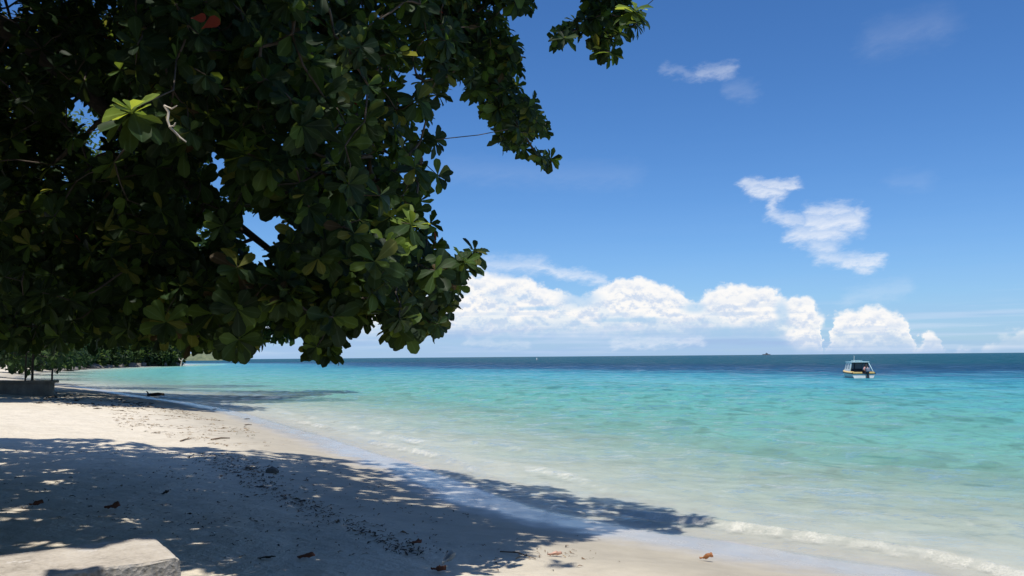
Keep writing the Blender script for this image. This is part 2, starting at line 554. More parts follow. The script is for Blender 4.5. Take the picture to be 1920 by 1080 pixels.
beach = link("beach", np_mesh("beach", np.stack([X, Y, Z], 1), F[keep], [m_sand], attrs={"shore": S}))
tag(beach, "pale coral sand beach sloping into the clear water", kind="structure")

# ---- the sea
ys = np.concatenate([np.linspace(-200, -8, 8), np.linspace(-7, 3.9, 40), geo(4.0, 70.0, 0.0062), geo(70.6, 30000, 0.022)])
us = np.concatenate([-np.geomspace(12, 0.75, 14), np.linspace(-0.74, 0.72, 340), np.geomspace(0.73, 12, 14)])
X, Y, F = fan(ys, us)
S = shore_s(X, Y)
cell_sz = np.maximum(0.0042 * (np.maximum(Y, 3) + 6), np.maximum(Y, 4) * np.where(Y < 70, 0.0064, 0.0225))
Z = np.zeros_like(X)
r2 = np.random.default_rng(4)
for i in range(34):
    lam = 0.45 * (1.13 ** (i % 20)) * (1 + 0.1 * r2.random())
    th = R(-118 + r2.normal() * 33)              # heading for the beach
    kx, ky = math.cos(th) * 2 * math.pi / lam, math.sin(th) * 2 * math.pi / lam
    amp = 0.0042 * lam ** 0.9
    att = np.clip(lam / (3.0 * cell_sz) - 0.5, 0, 1)
    mod = 0.35 + 1.3 * fbm(X / (lam * 5) + i * 3.1, Y / (lam * 5), 40 + i, 2)
    ph = kx * X + ky * Y + r2.random() * 6.28 + 1.6 * fbm(X / (lam * 3), Y / (lam * 3), 90 + i, 2)
    Z += amp * att * mod * np.sin(ph)
Z *= np.clip(0.12 + S / 9.0, 0.1, 1.25)
# wavelets running up the beach
along = X * -0.52 + Y * 0.85
foam = np.zeros_like(X)
wob = (fbm(along * 0.35, S * 0 + 2.0, 21, 3) - 0.5)
for s0, A, wd, fm, sd_, wv in [(0.40, 0.045, 0.12, 0.34, 31, 0.4), (1.0, 0.10, 0.20, 0.55, 32, 0.7), (2.1, 0.065, 0.28, 0.48, 33, 1.3), (3.7, 0.06, 0.45, 0.30, 34, 1.8), (6.5, 0.055, 0.7, 0.0, 35, 2.4), (10.0, 0.06, 1.1, 0.0, 36, 3.0)]:
    c0 = s0 + wv * (fbm(along * 0.22 + sd_, S * 0 + sd_, sd_, 3) - 0.5) + 0.10 * (fbm(along * 1.8, S * 0.5, sd_ + 50, 3) - 0.5)
    md = np.clip(3.2 * fbm(along * 0.16 + 5 * sd_, S * 0 + 0.5, sd_ + 9, 2) - 0.95, 0.35 if s0 < 2 else 0, 1)
    dlt = S - c0
    prof = np.where(dlt < 0, np.exp(-(dlt / (wd * 0.45)) ** 2), np.exp(-(dlt / (wd * 1.5)) ** 2))
    Z += A * md * prof * np.clip(cell_sz * 0 + wd / (cell_sz * 0.7), 0, 1)
    fo = np.exp(-((dlt + wd * 0.3) / (wd * 1.3)) ** 2) * np.clip(md * 1.5 - 0.5, 0, 1) * fm
    foam = np.maximum(foam, fo)
Z += 0.012 * (fbm(X * 1.3, Y * 1.3, 77, 3) - 0.5)
lip = np.exp(-((S - 0.02 - 0.25 * wob) / 0.045) ** 2) * 0.26 * np.clip(3 * fbm(X * 0.9, Y * 0.9, 55, 2) - 1, 0, 1)
foam = np.maximum(foam, lip * np.clip(14.0 / np.maximum(Y, 1), 0, 1))
D = np.interp(np.maximum(S, 0) + np.clip(Y - 190, 0, 3000) * 0.22 * (S > 20), DEP_S, DEP_D)
m_sea, t, p = mat("sea water")
t.n.remove(p)
geo_n = t.new("ShaderNodeNewGeometry"); pos = geo_n.outputs["Position"]
dep = t.attr("depth"); s_ = t.attr("shore"); fo = t.attr("foam")
px_, py_, pz_ = t.sep(pos)
patch = t.noise(pos, 0.035, 5.0, 0.6)
patch2 = t.noise(t.comb(px_ * 0.10, py_ * 0.22, 0.0), 1.0, 5.0, 0.6)
dv = dep * t.lin(patch2, 0.3, 0.7, 0.76, 1.26) * t.lin(patch, 0.3, 0.7, 1.0, t.smooth(s_, 50.0, 95.0, 1.0, 1.5)) * t.lin(t.noise(t.comb(px_ * 0.5, py_ * 0.2, 3.0), 1.0, 4.0, 0.6), 0.3, 0.7, 0.88, 1.12)
bodyc = t.ramp(dv / 9.0, [(0.0, (0.30, 0.42, 0.37)), (0.04, (0.20, 0.45, 0.375)), (0.09, (0.145, 0.43, 0.38)), (0.17, (0.068, 0.30, 0.338)),
                           (0.24, (0.028, 0.205, 0.285)), (0.36, (0.010, 0.066, 0.145)), (0.6, (0.007, 0.046, 0.098)), (1.0, (0.006, 0.064, 0.098))])
weed = t.smooth(t.noise(t.comb(px_ * 0.32, py_ * 0.42, 4.0), 1.0, 5.0, 0.65), 0.60, 0.72) * t.smooth(s_, 3.0, 6.0) * t.smooth(s_, 40.0, 14.0)
bodyc = t.mixc(weed * 0.55, bodyc, (0.075, 0.15, 0.115))
opac = 1.0 - t.math('EXPONENT', dv * -1.35)
opac = (opac + weed * 0.4).min(1.0)
# ripples
rp1 = t.noise(t.comb(px_ * 1.0, py_ * 1.25, 0.0), 1.15, 5.0, 0.62, 0.6)
rp2 = t.noise(t.comb(px_ * 1.0, py_ * 1.2, 7.0), 5.2, 4.0, 0.6, 0.4)
rp3 = t.noise(t.comb(px_, py_ * 1.3, 11.0), 0.30, 4.0, 0.6, 0.4)
calm = t.smooth(s_, 0.0, 6.0, 0.45, 1.0)
rq1 = t.noise(t.comb(px_ * 1.15, py_ * 0.42, 17.0), 1.0, 4.0, 0.6, 0.3)
rq2 = t.noise(t.comb(px_ * 0.42, py_ * 0.13, 23.0), 1.0, 4.0, 0.6, 0.3)
rq3 = t.noise(t.comb(px_ * 0.11, py_ * 0.022, 29.0), 1.0, 5.0, 0.6, 0.2)
wa = t.noise(t.comb(px_ * 2.2, py_ * 1.5, 3.0), 1.0, 2.0, 0.5, 0.5)
wb_ = t.noise(t.comb(px_ * 0.85, py_ * 0.5, 6.0), 1.0, 2.5, 0.5, 0.5)
wc = t.noise(t.comb(px_ * 0.36, py_ * 0.17, 9.0), 1.0, 3.0, 0.55, 0.4)
wd_ = t.noise(t.comb(px_ * 0.16, py_ * 0.055, 12.0), 1.0, 3.0, 0.55, 0.3)
far1 = t.smooth(s_, 6.0, 25.0); far2 = t.smooth(s_, 25.0, 80.0)
chop = (t.smooth(wa, 0.50, 0.62) * (0.9 - far1 * 0.7)).max(t.smooth(wb_, 0.52, 0.63) * (1.0 - far2 * 0.4)).max(t.smooth(wc, 0.54, 0.66) * far1).max(t.smooth(wd_, 0.55, 0.68) * far2 * 0.9)
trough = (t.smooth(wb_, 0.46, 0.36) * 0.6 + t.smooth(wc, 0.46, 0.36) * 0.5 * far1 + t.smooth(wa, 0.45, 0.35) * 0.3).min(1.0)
glow = 1.10 - trough * t.smooth(s_, 1.0, 8.0, 0.12, 0.42)  # focused light and dark wave troughs painted into the water's colour
h = rp1 * 0.30 + rp2 * 0.075 + rp3 * 0.55 * t.smooth(s_, 20.0, 70.0) + rq1 * 0.22 + rq2 * 0.55 * t.smooth(s_, 10.0, 40.0)
bp = t.new("ShaderNodeBump"); bp.inputs["Distance"].default_value = 1.0
t.put(bp.inputs["Height"], h); t.put(bp.inputs["Strength"], calm * 0.85)
tr = t.new("ShaderNodeBsdfTransparent"); t.put(tr.inputs[0], t.mixc((dv * 0.9).min(1.0), (0.97, 0.985, 0.975), (0.55, 0.86, 0.80)))
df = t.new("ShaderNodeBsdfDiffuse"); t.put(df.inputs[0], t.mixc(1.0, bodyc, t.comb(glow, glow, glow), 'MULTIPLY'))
bpd = t.new("ShaderNodeBump"); bpd.inputs["Distance"].default_value = 1.0
t.put(bpd.inputs["Height"], h); t.put(bpd.inputs["Strength"], calm * 0.8); t.l.new(bpd.outputs[0], df.inputs["Normal"])
mx = t.new("ShaderNodeMixShader"); t.put(mx.inputs[0], opac); t.l.new(tr.outputs[0], mx.inputs[1]); t.l.new(df.outputs[0], mx.inputs[2])
gl = t.new("ShaderNodeBsdfGlossy"); gl.inputs["Color"].default_value = (1, 1, 1, 1)
t.put(gl.inputs["Roughness"], t.smooth(s_, 1.0, 60.0, 0.05, 0.16)); t.l.new(bp.outputs[0], gl.inputs["Normal"])
fr = t.new("ShaderNodeFresnel"); fr.inputs[0].default_value = 1.33; t.l.new(bp.outputs[0], fr.inputs["Normal"])
fk = t.lin(E(t, fr.outputs[0]), 0.06, 0.75, 0.06, 1.0).min(1.0) * (t.smooth(s_, 4.0, 110.0, 0.20, 0.11) + chop * t.smooth(s_, 0.3, 5.0, 0.22, 0.56) * t.smooth(s_, 60.0, 160.0, 1.0, 0.55))
fk = fk.min(0.8)
ms = t.new("ShaderNodeMixShader"); t.put(ms.inputs[0], fk); t.l.new(mx.outputs[0], ms.inputs[1]); t.l.new(gl.outputs[0], ms.inputs[2])
fd = t.new("ShaderNodeBsdfDiffuse"); fd.inputs[0].default_value = (0.78, 0.75, 0.66, 1)
fn = t.noise(pos, 38.0, 6.0, 0.75); fn2 = t.noise(pos, 5.0, 3.0, 0.6)
fn3 = t.noise(pos, 1.1, 3.0, 0.6)
ff = t.smooth(fo * 1.25 + (fn - 0.5) * 1.5 + (fn2 - 0.5) * 1.3 + (fn3 - 0.5) * 1.6, 0.36, 1.30) * 0.55 * t.smooth(fo, 0.02, 0.12)
mf = t.new("ShaderNodeMixShader"); t.put(mf.inputs[0], ff); t.l.new(ms.outputs[0], mf.inputs[1]); t.l.new(fd.outputs[0], mf.inputs[2])
t.l.new(mf.outputs[0], t.n.get("Material Output").inputs[0])
keep = (S[F].max(1) > -0.8)
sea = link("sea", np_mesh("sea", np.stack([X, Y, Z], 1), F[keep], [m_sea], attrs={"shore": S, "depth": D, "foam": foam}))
tag(sea, "clear turquoise sea deepening to dark blue at the horizon", kind="structure")

# ------------------------------------------------------------------ foliage machinery
def leaf_mat(name, top, trans, rough=0.5, tw=0.42, spec=0.15):
    m, t, p = mat(name)
    tcn = t.new("ShaderNodeTexCoord"); g = t.new("ShaderNodeNewGeometry")
    n = t.noise(g.outputs["Position"], 9.0, 3.0, 0.6)
    r = E(t, g.outputs["Random Per Island"])
    c = t.mixc(t.lin(n, 0.3, 0.7), tuple(x * 0.72 for x in top), tuple(x * 1.25 for x in top))
    c = t.mixc(t.smooth(t.attr("rib"), 0.84, 0.97) * 0.6, c, tuple(min(1, x * 2.0 + 0.03) for x in top))
    blot = t.noise(g.outputs["Position"], 34.0, 3.0, 0.7)
    c = t.mixc(t.smooth(blot, 0.68, 0.76) * t.smooth(r, 0.7, 0.97) * 0.5, c, (0.075, 0.062, 0.02))
    t.put(p.inputs["Base Color"], c)
    p.inputs["Roughness"].default_value = rough
    p.inputs["Specular IOR Level"].default_value = spec
    tl = t.new("ShaderNodeBsdfTranslucent"); tl.inputs[0].default_value = (*trans, 1)
    mx = t.new("ShaderNodeMixShader"); mx.inputs[0].default_value = tw
    t.l.new(p.outputs[0], mx.inputs[1]); t.l.new(tl.outputs[0], mx.inputs[2])
    t.l.new(mx.outputs[0], t.n.get("Material Output").inputs[0])
    return m

M_LEAF = [leaf_mat("leaf deep green", (0.018, 0.036, 0.016), (0.055, 0.080, 0.013)),
          leaf_mat("leaf green", (0.029, 0.058, 0.020), (0.11, 0.150, 0.02)),
          leaf_mat("leaf bright green", (0.060, 0.108, 0.026), (0.22, 0.31, 0.035)),
          leaf_mat("leaf yellow green", (0.12, 0.13, 0.030), (0.33, 0.33, 0.045)),
          leaf_mat("leaf red", (0.32, 0.055, 0.028), (0.42, 0.06, 0.03)),
          leaf_mat("leaf brown", (0.075, 0.052, 0.022), (0.10, 0.065, 0.02)),
          leaf_mat("leaf sunlit lime", (0.15, 0.22, 0.045), (0.50, 0.58, 0.06), tw=0.5)]  # last one: sunlit brightness put into the leaf colour
LEAF_P = np.array([0.46, 0.355, 0.135, 0.042, 0.001, 0.007])

def leaf_template(fine=True, droop=0.16, cup=0.22, wave=0.0):
    if fine:
        tt = np.array([0, .16, .42, .68, .90, 1.0]); ww = np.array([.012, .045, .155, .255, .21, .04])
    else:
        tt = np.array([0, .4, .78, 1.0]); ww = np.array([.02, .16, .26, .05])
    V = []
    for q, hw in zip(tt, ww):
        z = -droop * q * q
        for sgn in (-1, 0, 1):
            V.append((q, sgn * hw, z + (cup * hw if sgn else 0) + wave * math.sin(q * 9 + sgn) * hw))
    V = np.array(V)
    F = []
    for i in range(len(tt) - 1):
        for k in range(2):
            a = i * 3 + k
            F.append((a, a + 1, a + 4, a + 3))
    return V, np.array(F)

TEMPL = [leaf_template(True, 0.10, 0.20, 0.05), leaf_template(True, 0.26, 0.30, 0.10), leaf_template(True, -0.08, 0.42, 0.06), leaf_template(True, 0.42, 0.12, 0.14)]
TEMPL_C = [leaf_template(False, 0.12, 0.2), leaf_template(False, 0.35, 0.3)]
def kite(droop, cup):
    V = np.array([(0, -.02, 0), (0, 0, 0), (0, .02, 0), (.62, -.27, cup * .27 - droop * .4), (.62, 0, -droop * .4), (.62, .27, cup * .27 - droop * .4), (1, -.07, -droop), (1, 0, -droop), (1, .07, -droop)], float)
    return V, np.array([(0, 1, 4, 3), (1, 2, 5, 4), (3, 4, 7, 6), (4, 5, 8, 7)])
TEMPL_K = [kite(.12, .2), kite(.35, .3)]

def norm(v): return v / (np.linalg.norm(v, axis=-1, keepdims=True) + 1e-9)

def rosettes(P, A, size, nleaf, rnd):
    """leaf frames for rosettes at P with axes A: returns base, dir, normal, length"""
    n = len(P)
    ref = np.where(np.abs(A[:, 2:3]) > 0.9, np.array([[1.0, 0, 0]]), np.array([[0, 0, 1.0]]))
    e1 = norm(np.cross(A, ref)); e2 = np.cross(A, e1)
    B, Dr, N, L = [], [], [], []
    for j in range(nleaf):
        k = (j + 0.5) / nleaf
        phi = j * 2.39996 + rnd.random(n) * 0.7 + (np.arange(n) * 1.7)
        th = R(38) + k * R(72) + rnd.normal(size=n) * R(11)
        rad = e1 * np.cos(phi)[:, None] + e2 * np.sin(phi)[:, None]
        d = A * np.cos(th)[:, None] + rad * np.sin(th)[:, None]
        d = norm(d + np.array([0, 0, -1.0]) * (0.10 + 0.22 * k))
        nn = norm(A - d * np.sum(A * d, 1, keepdims=True) + rnd.normal(size=(n, 3)) * 0.22)
        nn = norm(nn - d * np.sum(nn * d, 1, keepdims=True))
        ok = rnd.random(n) < 0.9
        ln = size * (0.62 + 0.42 * math.sin(min(k * 1.25, 1.0) * math.pi * 0.62)) * (0.85 + 0.3 * rnd.random(n))
        B.append((P - A * (0.10 * size * k)[:, None])[ok] if not np.isscalar(size) else (P - A * (0.10 * size * k))[ok])
        Dr.append(d[ok]); N.append(nn[ok]); L.append(ln[ok])
    return np.concatenate(B), np.concatenate(Dr), np.concatenate(N), np.concatenate(L)

def leaves_mesh(name, B, Dr, N, L, templ, mats, mi):
    rnd = np.random.default_rng(5)
    which = rnd.integers(0, len(templ), len(B))
    Vs, Fs, Ms, Rs, off = [], [], [], [], 0
    for k, (tv, tf) in enumerate(templ):
        sel = which == k
        if not sel.any(): continue
        b, d, n_, l = B[sel], Dr[sel], N[sel], L[sel]
        y = np.cross(n_, d)
        wv = rnd.normal(1.0, 0.12, len(b))
        V = b[:, None, :] + l[:, None, None] * (tv[None, :, 0:1] * d[:, None, :] + tv[None, :, 1:2] * (y * wv[:, None])[:, None, :] + tv[None, :, 2:3] * n_[:, None, :])
        Fk = tf[None] + (np.arange(len(b)) * len(tv))[:, None, None] + off
        Vs.append(V.reshape(-1, 3)); Rs.append(np.tile((np.arange(len(tv)) % 3 == 1).astype(np.float32), len(b))); Fs.append(Fk.reshape(-1, 4)); Ms.append(np.repeat(mi[sel], len(tf)))
        off += len(b) * len(tv)
    return np_mesh(name, np.concatenate(Vs), np.concatenate(Fs), mats, np.concatenate(Ms), attrs={"rib": np.concatenate(Rs)})

M_BARK = simple("tree bark", (0.050, 0.040, 0.031), 0.9, 0.45, 11.0, 0.02)
M_TWIG = simple("twig bark", (0.075, 0.058, 0.043), 0.85, 0.35, 20.0, 0.004)
M_DEAD = simple("bleached wood", (0.52, 0.46, 0.38), 0.8, 0.25, 14.0, 0.003)

def grow(nodes, limb_n, alpha=0.35):
    """join rosette points to the limbs with a branching tree; the first limb_n nodes already belong to it"""
    n = len(nodes)
    par = np.full(n, -1); path = np.zeros(n); done = np.zeros(n, bool)
    done[:limb_n] = True
    best = np.full(n, 1e9); bp_ = np.full(n, -1)
    for i in range(limb_n):
        d = np.linalg.norm(nodes - nodes[i], axis=1)
        b = d < best; best[b] = d[b]; bp_[b] = i
    order = []
    best[:limb_n] = 1e9
    for _ in range(n - limb_n):
        j = int(np.argmin(np.where(done, 1e9, best)))
        done[j] = True; par[j] = bp_[j]
        path[j] = path[par[j]] + np.linalg.norm(nodes[j] - nodes[par[j]])
        order.append(j)
        c = np.linalg.norm(nodes - nodes[j], axis=1) + alpha * path[j]
        b = (c < best) & ~done
        best[b] = c[b]; bp_[b] = j
    cnt = np.ones(n)
    for j in reversed(order): cnt[par[j]] += cnt[j]
    return par, order, cnt

def twig_mesh(name, nodes, par, order, cnt, m, k=0.0042, ex=0.45, ns=5, rnd=random):
    V, F = [], []
    for j in order:
        a, b = nodes[par[j]], nodes[j]
        L = np.linalg.norm(b - a)
        if L > 0.3:
            qx, qy, qd = project(np.array([a * .5 + b * .5]))
            if qd[0] > 1 and not (in_poly(qx, qy, SIL_MAIN)[0] or in_poly(qx, qy, SIL_TIP)[0] or qy[0] < -40 or qx[0] < -40): continue
        mid = (a + b) / 2 + np.array([rnd.uniform(-1, 1), rnd.uniform(-1, 1), rnd.uniform(-1.2, 0.6)]) * L * 0.10
        r1 = k * cnt[j] ** ex
        r0_ = min(k * cnt[par[j]] ** ex, r1 * 1.5)
        tube(V, F, [a, mid, b], [r0_, (r0_ + r1) / 2, r1], ns, cap=False)
    return np_mesh(name, np.array(V), np.array(F), [m])

# ------------------------------------------------------------------ the near almond tree
SIL_MAIN = [(-300, -200), (990, -200), (1000, 0), (985, 22), (952, 22), (968, 60), (985, 105), (978, 140), (990, 165), (1012, 180), (1022, 200), (1050, 235), (1044, 256),
            (1005, 258), (1050, 290), (1042, 314), (1005, 312), (965, 286), (925, 278), (912, 255), (925, 240), (898, 205), (876, 192), (874, 172), (858, 152),
            (838, 165), (836, 200), (818, 230), (806, 245), (822, 262), (818, 290), (808, 305), (838, 322), (838, 345), (812, 355), (824, 400), (822, 445),
            (850, 460), (905, 474), (900, 498), (872, 522), (862, 560), (848, 575), (845, 605), (832, 628), (808, 622), (792, 610), (775, 656), (730, 652), (722, 622), (700, 596),
            (684, 615), (655, 612), (648, 640), (620, 672), (590, 676), (570, 655), (580, 632), (560, 628), (545, 600), (510, 600), (480, 606),
            (504, 628), (500, 655), (466, 660), (455, 676), (425, 676), (412, 655), (380, 648), (345, 668), (330, 640), (250, 650), (170, 640), (100, 655), (-300, 655)]
SIL_TIP = [(1085, -200), (1085, -5), (1090, 18), (1065, 35), (1040, 45), (1020, 72), (1032, 88), (1075, 90), (1090, 70), (1112, 66), (1105, 100), (1130, 126), (1155, 112), (1160, 88), (1175, 70), (1195, 70), (1212, 45), (1212, 20), (1180, -5), (1180, -200)]
HOLES = [[(392, 318), (404, 270), (418, 300), (424, 345), (422, 366), (412, 344), (396, 342)],
         [(448, 412), (474, 402), (506, 405), (516, 425), (496, 455), (492, 500), (478, 508), (472, 470), (452, 440)],
         [(368, 432), (382, 430), (378, 458), (368, 455)],
         [(470, 604), (492, 596), (506, 606), (490, 616)],
         [(118, 190), (142, 180), (165, 205), (172, 240), (192, 258), (188, 282), (170, 280), (160, 245), (128, 215)],
         [(0, -20), (30, -20), (20, 14), (0, 14)],
         [(755, 135), (775, 140), (772, 165), (752, 160)]]
SHADE = [on_ground(px, py)[:2] for px, py in [(-150, 822), (120, 822), (250, 828), (330, 838), (430, 845), (620, 850), (760, 868), (820, 882)]] + \
        [at_z(px, py, 0)[:2] for px, py in [(930, 898), (1060, 915), (1200, 935), (1290, 950), (1335, 968), (1290, 990), (1200, 985)]] + \
        [on_ground(px, py)[:2] for px, py in [(1130, 1000), (1060, 1020), (950, 1030), (1020, 1050), (1080, 1062), (960, 1072), (860, 1076)]] + \
        [(-0.6, 5.5), (0.3, 3.0), (1.0, 0.5), (1.5, -9), (-12, -9), (-24, 0), (-21, 12)]
SHADE = [tuple(q) for q in SHADE]

def sil_dist(px, py, polys):
    d = np.full(np.shape(px), 1e9)
    for pl in polys: d = np.minimum(d, seg_dist(px, py, pl + [pl[0]]))
    return d

def canopy_ok(P, rad=0.17, want_shade=True, margin=1.0):
    """rosette points that keep to the seen outline of the crown and shade only what the crown shades"""
    px, py, dz = project(P)
    inframe = (dz > 0.5) & (px > -60) & (px < 1980) & (py > -60) & (py < 1140)
    ins = in_poly(px, py, SIL_MAIN) | in_poly(px, py, SIL_TIP)
    hole = np.zeros(len(P), bool)
    for h_ in HOLES: hole |= in_poly(px, py, h_)
    dist = np.where(in_poly(px, py, SIL_TIP), sil_dist(px, py, [SIL_TIP]), sil_dist(px, py, [SIL_MAIN]))
    rpx = rad * FPX / np.maximum(dz, 0.5) * margin
    hd = sil_dist(px, py, HOLES)
    good = ins & ~hole & (dist > rpx * 0.80) & (hd > rpx * 0.80)
    ok = np.where(inframe, good, True)
    gz = ground_z(P[:, 0], P[:, 1] + 2.0)
    hgt = P[:, 2] - np.maximum(gz, 0)
    gx = P[:, 0] + PER_H[0] * hgt; gy = P[:, 1] + PER_H[1] * hgt
    if want_shade: ok &= in_poly(gx, gy, SHADE)
    return ok

def sample_px(poly, d0, d1, n, rnd, pow_=1.0, **kw):
    xs = [q[0] for q in poly]; ys_ = [q[1] for q in poly]
    out_ = []; got = 0
    for _ in range(60):
        px = rnd.uniform(min(xs), max(xs), 2000); py = rnd.uniform(min(ys_), max(ys_), 2000)
        m = in_poly(px, py, poly)
        px, py = px[m], py[m]
        dp = d0 + (d1 - d0) * rnd.random(len(px)) ** pow_
        P = np.array([at(a, b, c_) for a, b, c_ in zip(px, py, dp)])
        if len(P) == 0: continue
        P = P[canopy_ok(P, **kw)]
        out_.append(P); got += len(P)
        if got >= n: break
    return np.concatenate(out_)[:n]

def thin_out(P, dmin):
    _, idx = np.unique(np.floor(P / dmin).astype(int), axis=0, return_index=True)
    return P[np.sort(idx)]

rc = np.random.default_rng(21)
reg_mid = [(420, -60), (860, -60), (920, 500), (830, 640), (560, 690), (400, 690), (420, 300)]
reg_left = [(-60, -60), (470, -60), (470, 690), (-60, 690)]
reg_arm = [(800, -60), (1010, -60), (1060, 320), (900, 300), (820, 180)]
reg_front = [(250, -60), (860, -60), (920, 500), (830, 640), (560, 690), (440, 690), (400, 300), (250, 230)]
reg_bot = [(300, 540), (860, 470), (860, 690), (300, 690)]
parts = [sample_px(reg_front, 5.8, 8.6, 760, rc, rad=0.13),
         sample_px(reg_mid, 8.6, 11.0, 420, rc, rad=0.13),
         sample_px(reg_bot, 6.5, 10.5, 260, rc, rad=0.10),
         sample_px(reg_left, 6.8, 9.0, 160, rc, rad=0.13),
         sample_px(reg_left, 9.0, 15.5, 2900, rc, rad=0.12),
         sample_px(reg_arm, 9.3, 12.2, 420, rc, rad=0.12),
         sample_px(SIL_MAIN, 7.5, 10.5, 300, rc, rad=0.10),
         sample_px(SIL_TIP, 9.6, 11.2, 170, rc, rad=0.11)]
sprays = [(432, 650, 8.4), (455, 655, 8.6), (440, 632, 8.5), (478, 640, 8.8), (488, 632, 8.7), (470, 618, 8.6), (585, 652, 8.0), (605, 655, 8.2), (628, 640, 8.1), (642, 622, 8.2), (615, 628, 8.3),
          (745, 632, 8.0), (765, 630, 8.1), (738, 612, 8.2), (775, 612, 8.0), (815, 608, 8.2), (828, 590, 8.3), (842, 572, 8.1), (560, 605, 8.4), (525, 585, 8.5), (540, 598, 8.4), (660, 598, 8.3), (700, 585, 8.1),
          (385, 632, 9.0), (360, 645, 9.2), (400, 636, 8.9), (260, 640, 10.5), (200, 630, 11.0), (300, 632, 10.0), (140, 640, 11.5), (80, 640, 12.0),
          (1042, 72, 10.2), (1060, 66, 10.1), (1082, 55, 10.3), (1105, 45, 10.2), (1122, 95, 10.1), (1135, 108, 10.2), (1145, 98, 10.0), (1125, 72, 10.2), (1160, 62, 10.1), (1182, 50, 10.2), (1195, 40, 10.0), (1150, 40, 10.3), (1170, 25, 10.2), (1100, 25, 10.4), (1140, 70, 10.1),
          (1025, 245, 11.4), (1005, 225, 11.3), (1030, 296, 11.5), (1010, 290, 11.4), (985, 280, 11.3), (960, 262, 11.2), (940, 250, 11.1), (985, 205, 11.2), (960, 190, 11.0), (1012, 240, 11.3),
          (985, 8, 10.4), (965, 12, 10.3), (975, 130, 10.6), (968, 105, 10.5), (815, 262, 8.6), (822, 330, 8.5), (885, 482, 8.0), (870, 505, 8.1), (855, 535, 8.1), (890, 470, 7.9)]
parts.append(np.array([at(*q_) for q_ in sprays]))
vis = thin_out(np.concatenate(parts), 0.125)
# crown overhead, out of the frame, that throws the shade on the sand
n_o = 90000
gx = rc.uniform(-24, 4, n_o); gy = rc.uniform(-10, 20, n_o)
m_ = in_poly(gx, gy, SHADE); gx, gy = gx[m_], gy[m_]
hz_ = 4.6 + 7.0 * rc.random(len(gx)) ** 1.1
ov = np.stack([gx - PER_H[0] * (hz_ - 0.8), gy - PER_H[1] * (hz_ - 0.8), hz_], 1)
m2 = gy > 8.0
hz2 = rc.uniform(7.0, 12.5, int(m2.sum()))
ov = np.concatenate([ov, np.stack([gx[m2] - PER_H[0] * hz2, gy[m2] - PER_H[1] * hz2, hz2 + 0.4], 1)])
ga, gb, hz3 = rc.uniform(-3.6, 0.6, 2600), rc.uniform(10.5, 15.0, 2600), rc.uniform(7.5, 12.5, 2600)
extra = np.stack([ga - PER_H[0] * hz3, gb - PER_H[1] * hz3, hz3 + 0.3], 1)
ov = np.concatenate([extra, ov])
px, py, dzz = project(ov)
inview = (dzz > 0.3) & (px > -40) & (px < 1960) & (py > -40) & (py < 1120)
ov = ov[~inview]
ov = thin_out(ov[canopy_ok(ov)], 0.36)
ov = ov[rc.permutation(len(ov))[:8600]]
sunlit = [at(250, 190, 4.9), at(728, 462, 7.0), at(772, 412, 7.2), at(1195, 12, 9.7), at(874, 484, 7.6)]
ZT = 1.42
sunlit += [at_z(x_q, y_q, ZT) for x_q, y_q in [(285, 1036), (15, 1066)]]
def clear_of(P, rays, rad):
    k = np.ones(len(P), bool)
    for q_ in rays:
        v = P - q_; tt_ = v @ sun_to
        k &= ~((tt_ > 0.25) & (np.linalg.norm(v - tt_[:, None] * sun_to, axis=1) < rad))
    return P[k]
vis = clear_of(clear_of(vis, sunlit, 0.26), sunlit[:5], 0.38); ov = clear_of(ov, sunlit, 0.46)
print("rosettes", len(vis), "overhead", len(ov))

TRUNK = np.array([-9.2, 6.2, float(ground_z(np.array([-9.2]), np.array([6.2]))[0])])
almond = empty("almond_tree", TRUNK)
tag(almond, "huge spreading almond tree whose dark leafy crown overhangs the near beach", "tree")
limbs = []
fork = TRUNK + np.array([0.5, 0.3, 2.7])
def bez(pts, n):
    pts = np.array(pts, float)
    t_ = np.linspace(0, len(pts) - 1, n)
    out_ = np.stack([np.interp(t_, np.arange(len(pts)), pts[:, k]) for k in range(3)], 1)
    for _ in range(3): out_[1:-1] = out_[1:-1] * 0.5 + (out_[:-2] + out_[2:]) * 0.25
    return out_
limb_def = [([fork, at(-60, 0, 8.0), at(60, 85, 8.2), at(180, 190, 8.6), at(330, 330, 9.6), at(520, 480, 9.4), at(640, 570, 8.8)], 0.135, 0.016),
            ([fork, fork + [1.0, 0.2, 1.7], at(330, -120, 7.8), at(560, 10, 8.2), at(700, 130, 8.8), at(790, 300, 8.6)], 0.19, 0.02),
            ([fork, fork + [0.9, 0.8, 2.4], at(500, -190, 9.6), at(800, -20, 10.2), at(890, 110, 10.7), at(1000, 280, 11.2)], 0.18, 0.014),
            ([fork + [0.9, 0.8, 2.4], at(600, -330, 9.5), at(960, -210, 10.0), at(1080, -60, 10.3), at(1130, 40, 10.4)], 0.12, 0.012),
            ([fork, fork + [0.2, 1.6, 0.8], at(0, 330, 11.0), at(200, 420, 12.5), at(330, 560, 12.5)], 0.17, 0.03),
            ([fork, fork + [0.3, -1.5, 1.5], [-6.0, 2.0, 6.0], [-3.2, 1.2, 6.3], [-1.6, 1.6, 6.1]], 0.18, 0.03),
            ([fork, fork + [1.4, -0.3, 1.6], [-5.0, 5.0, 6.2], [-2.6, 5.0, 6.4], [-1.0, 6.6, 6.5]], 0.18, 0.03),
            ([fork, fork + [-1.5, 1.0, 2.0], [-13.0, 9.5, 6.2], [-15.0, 12.0, 6.0]], 0.17, 0.04)]
lim_nodes = []
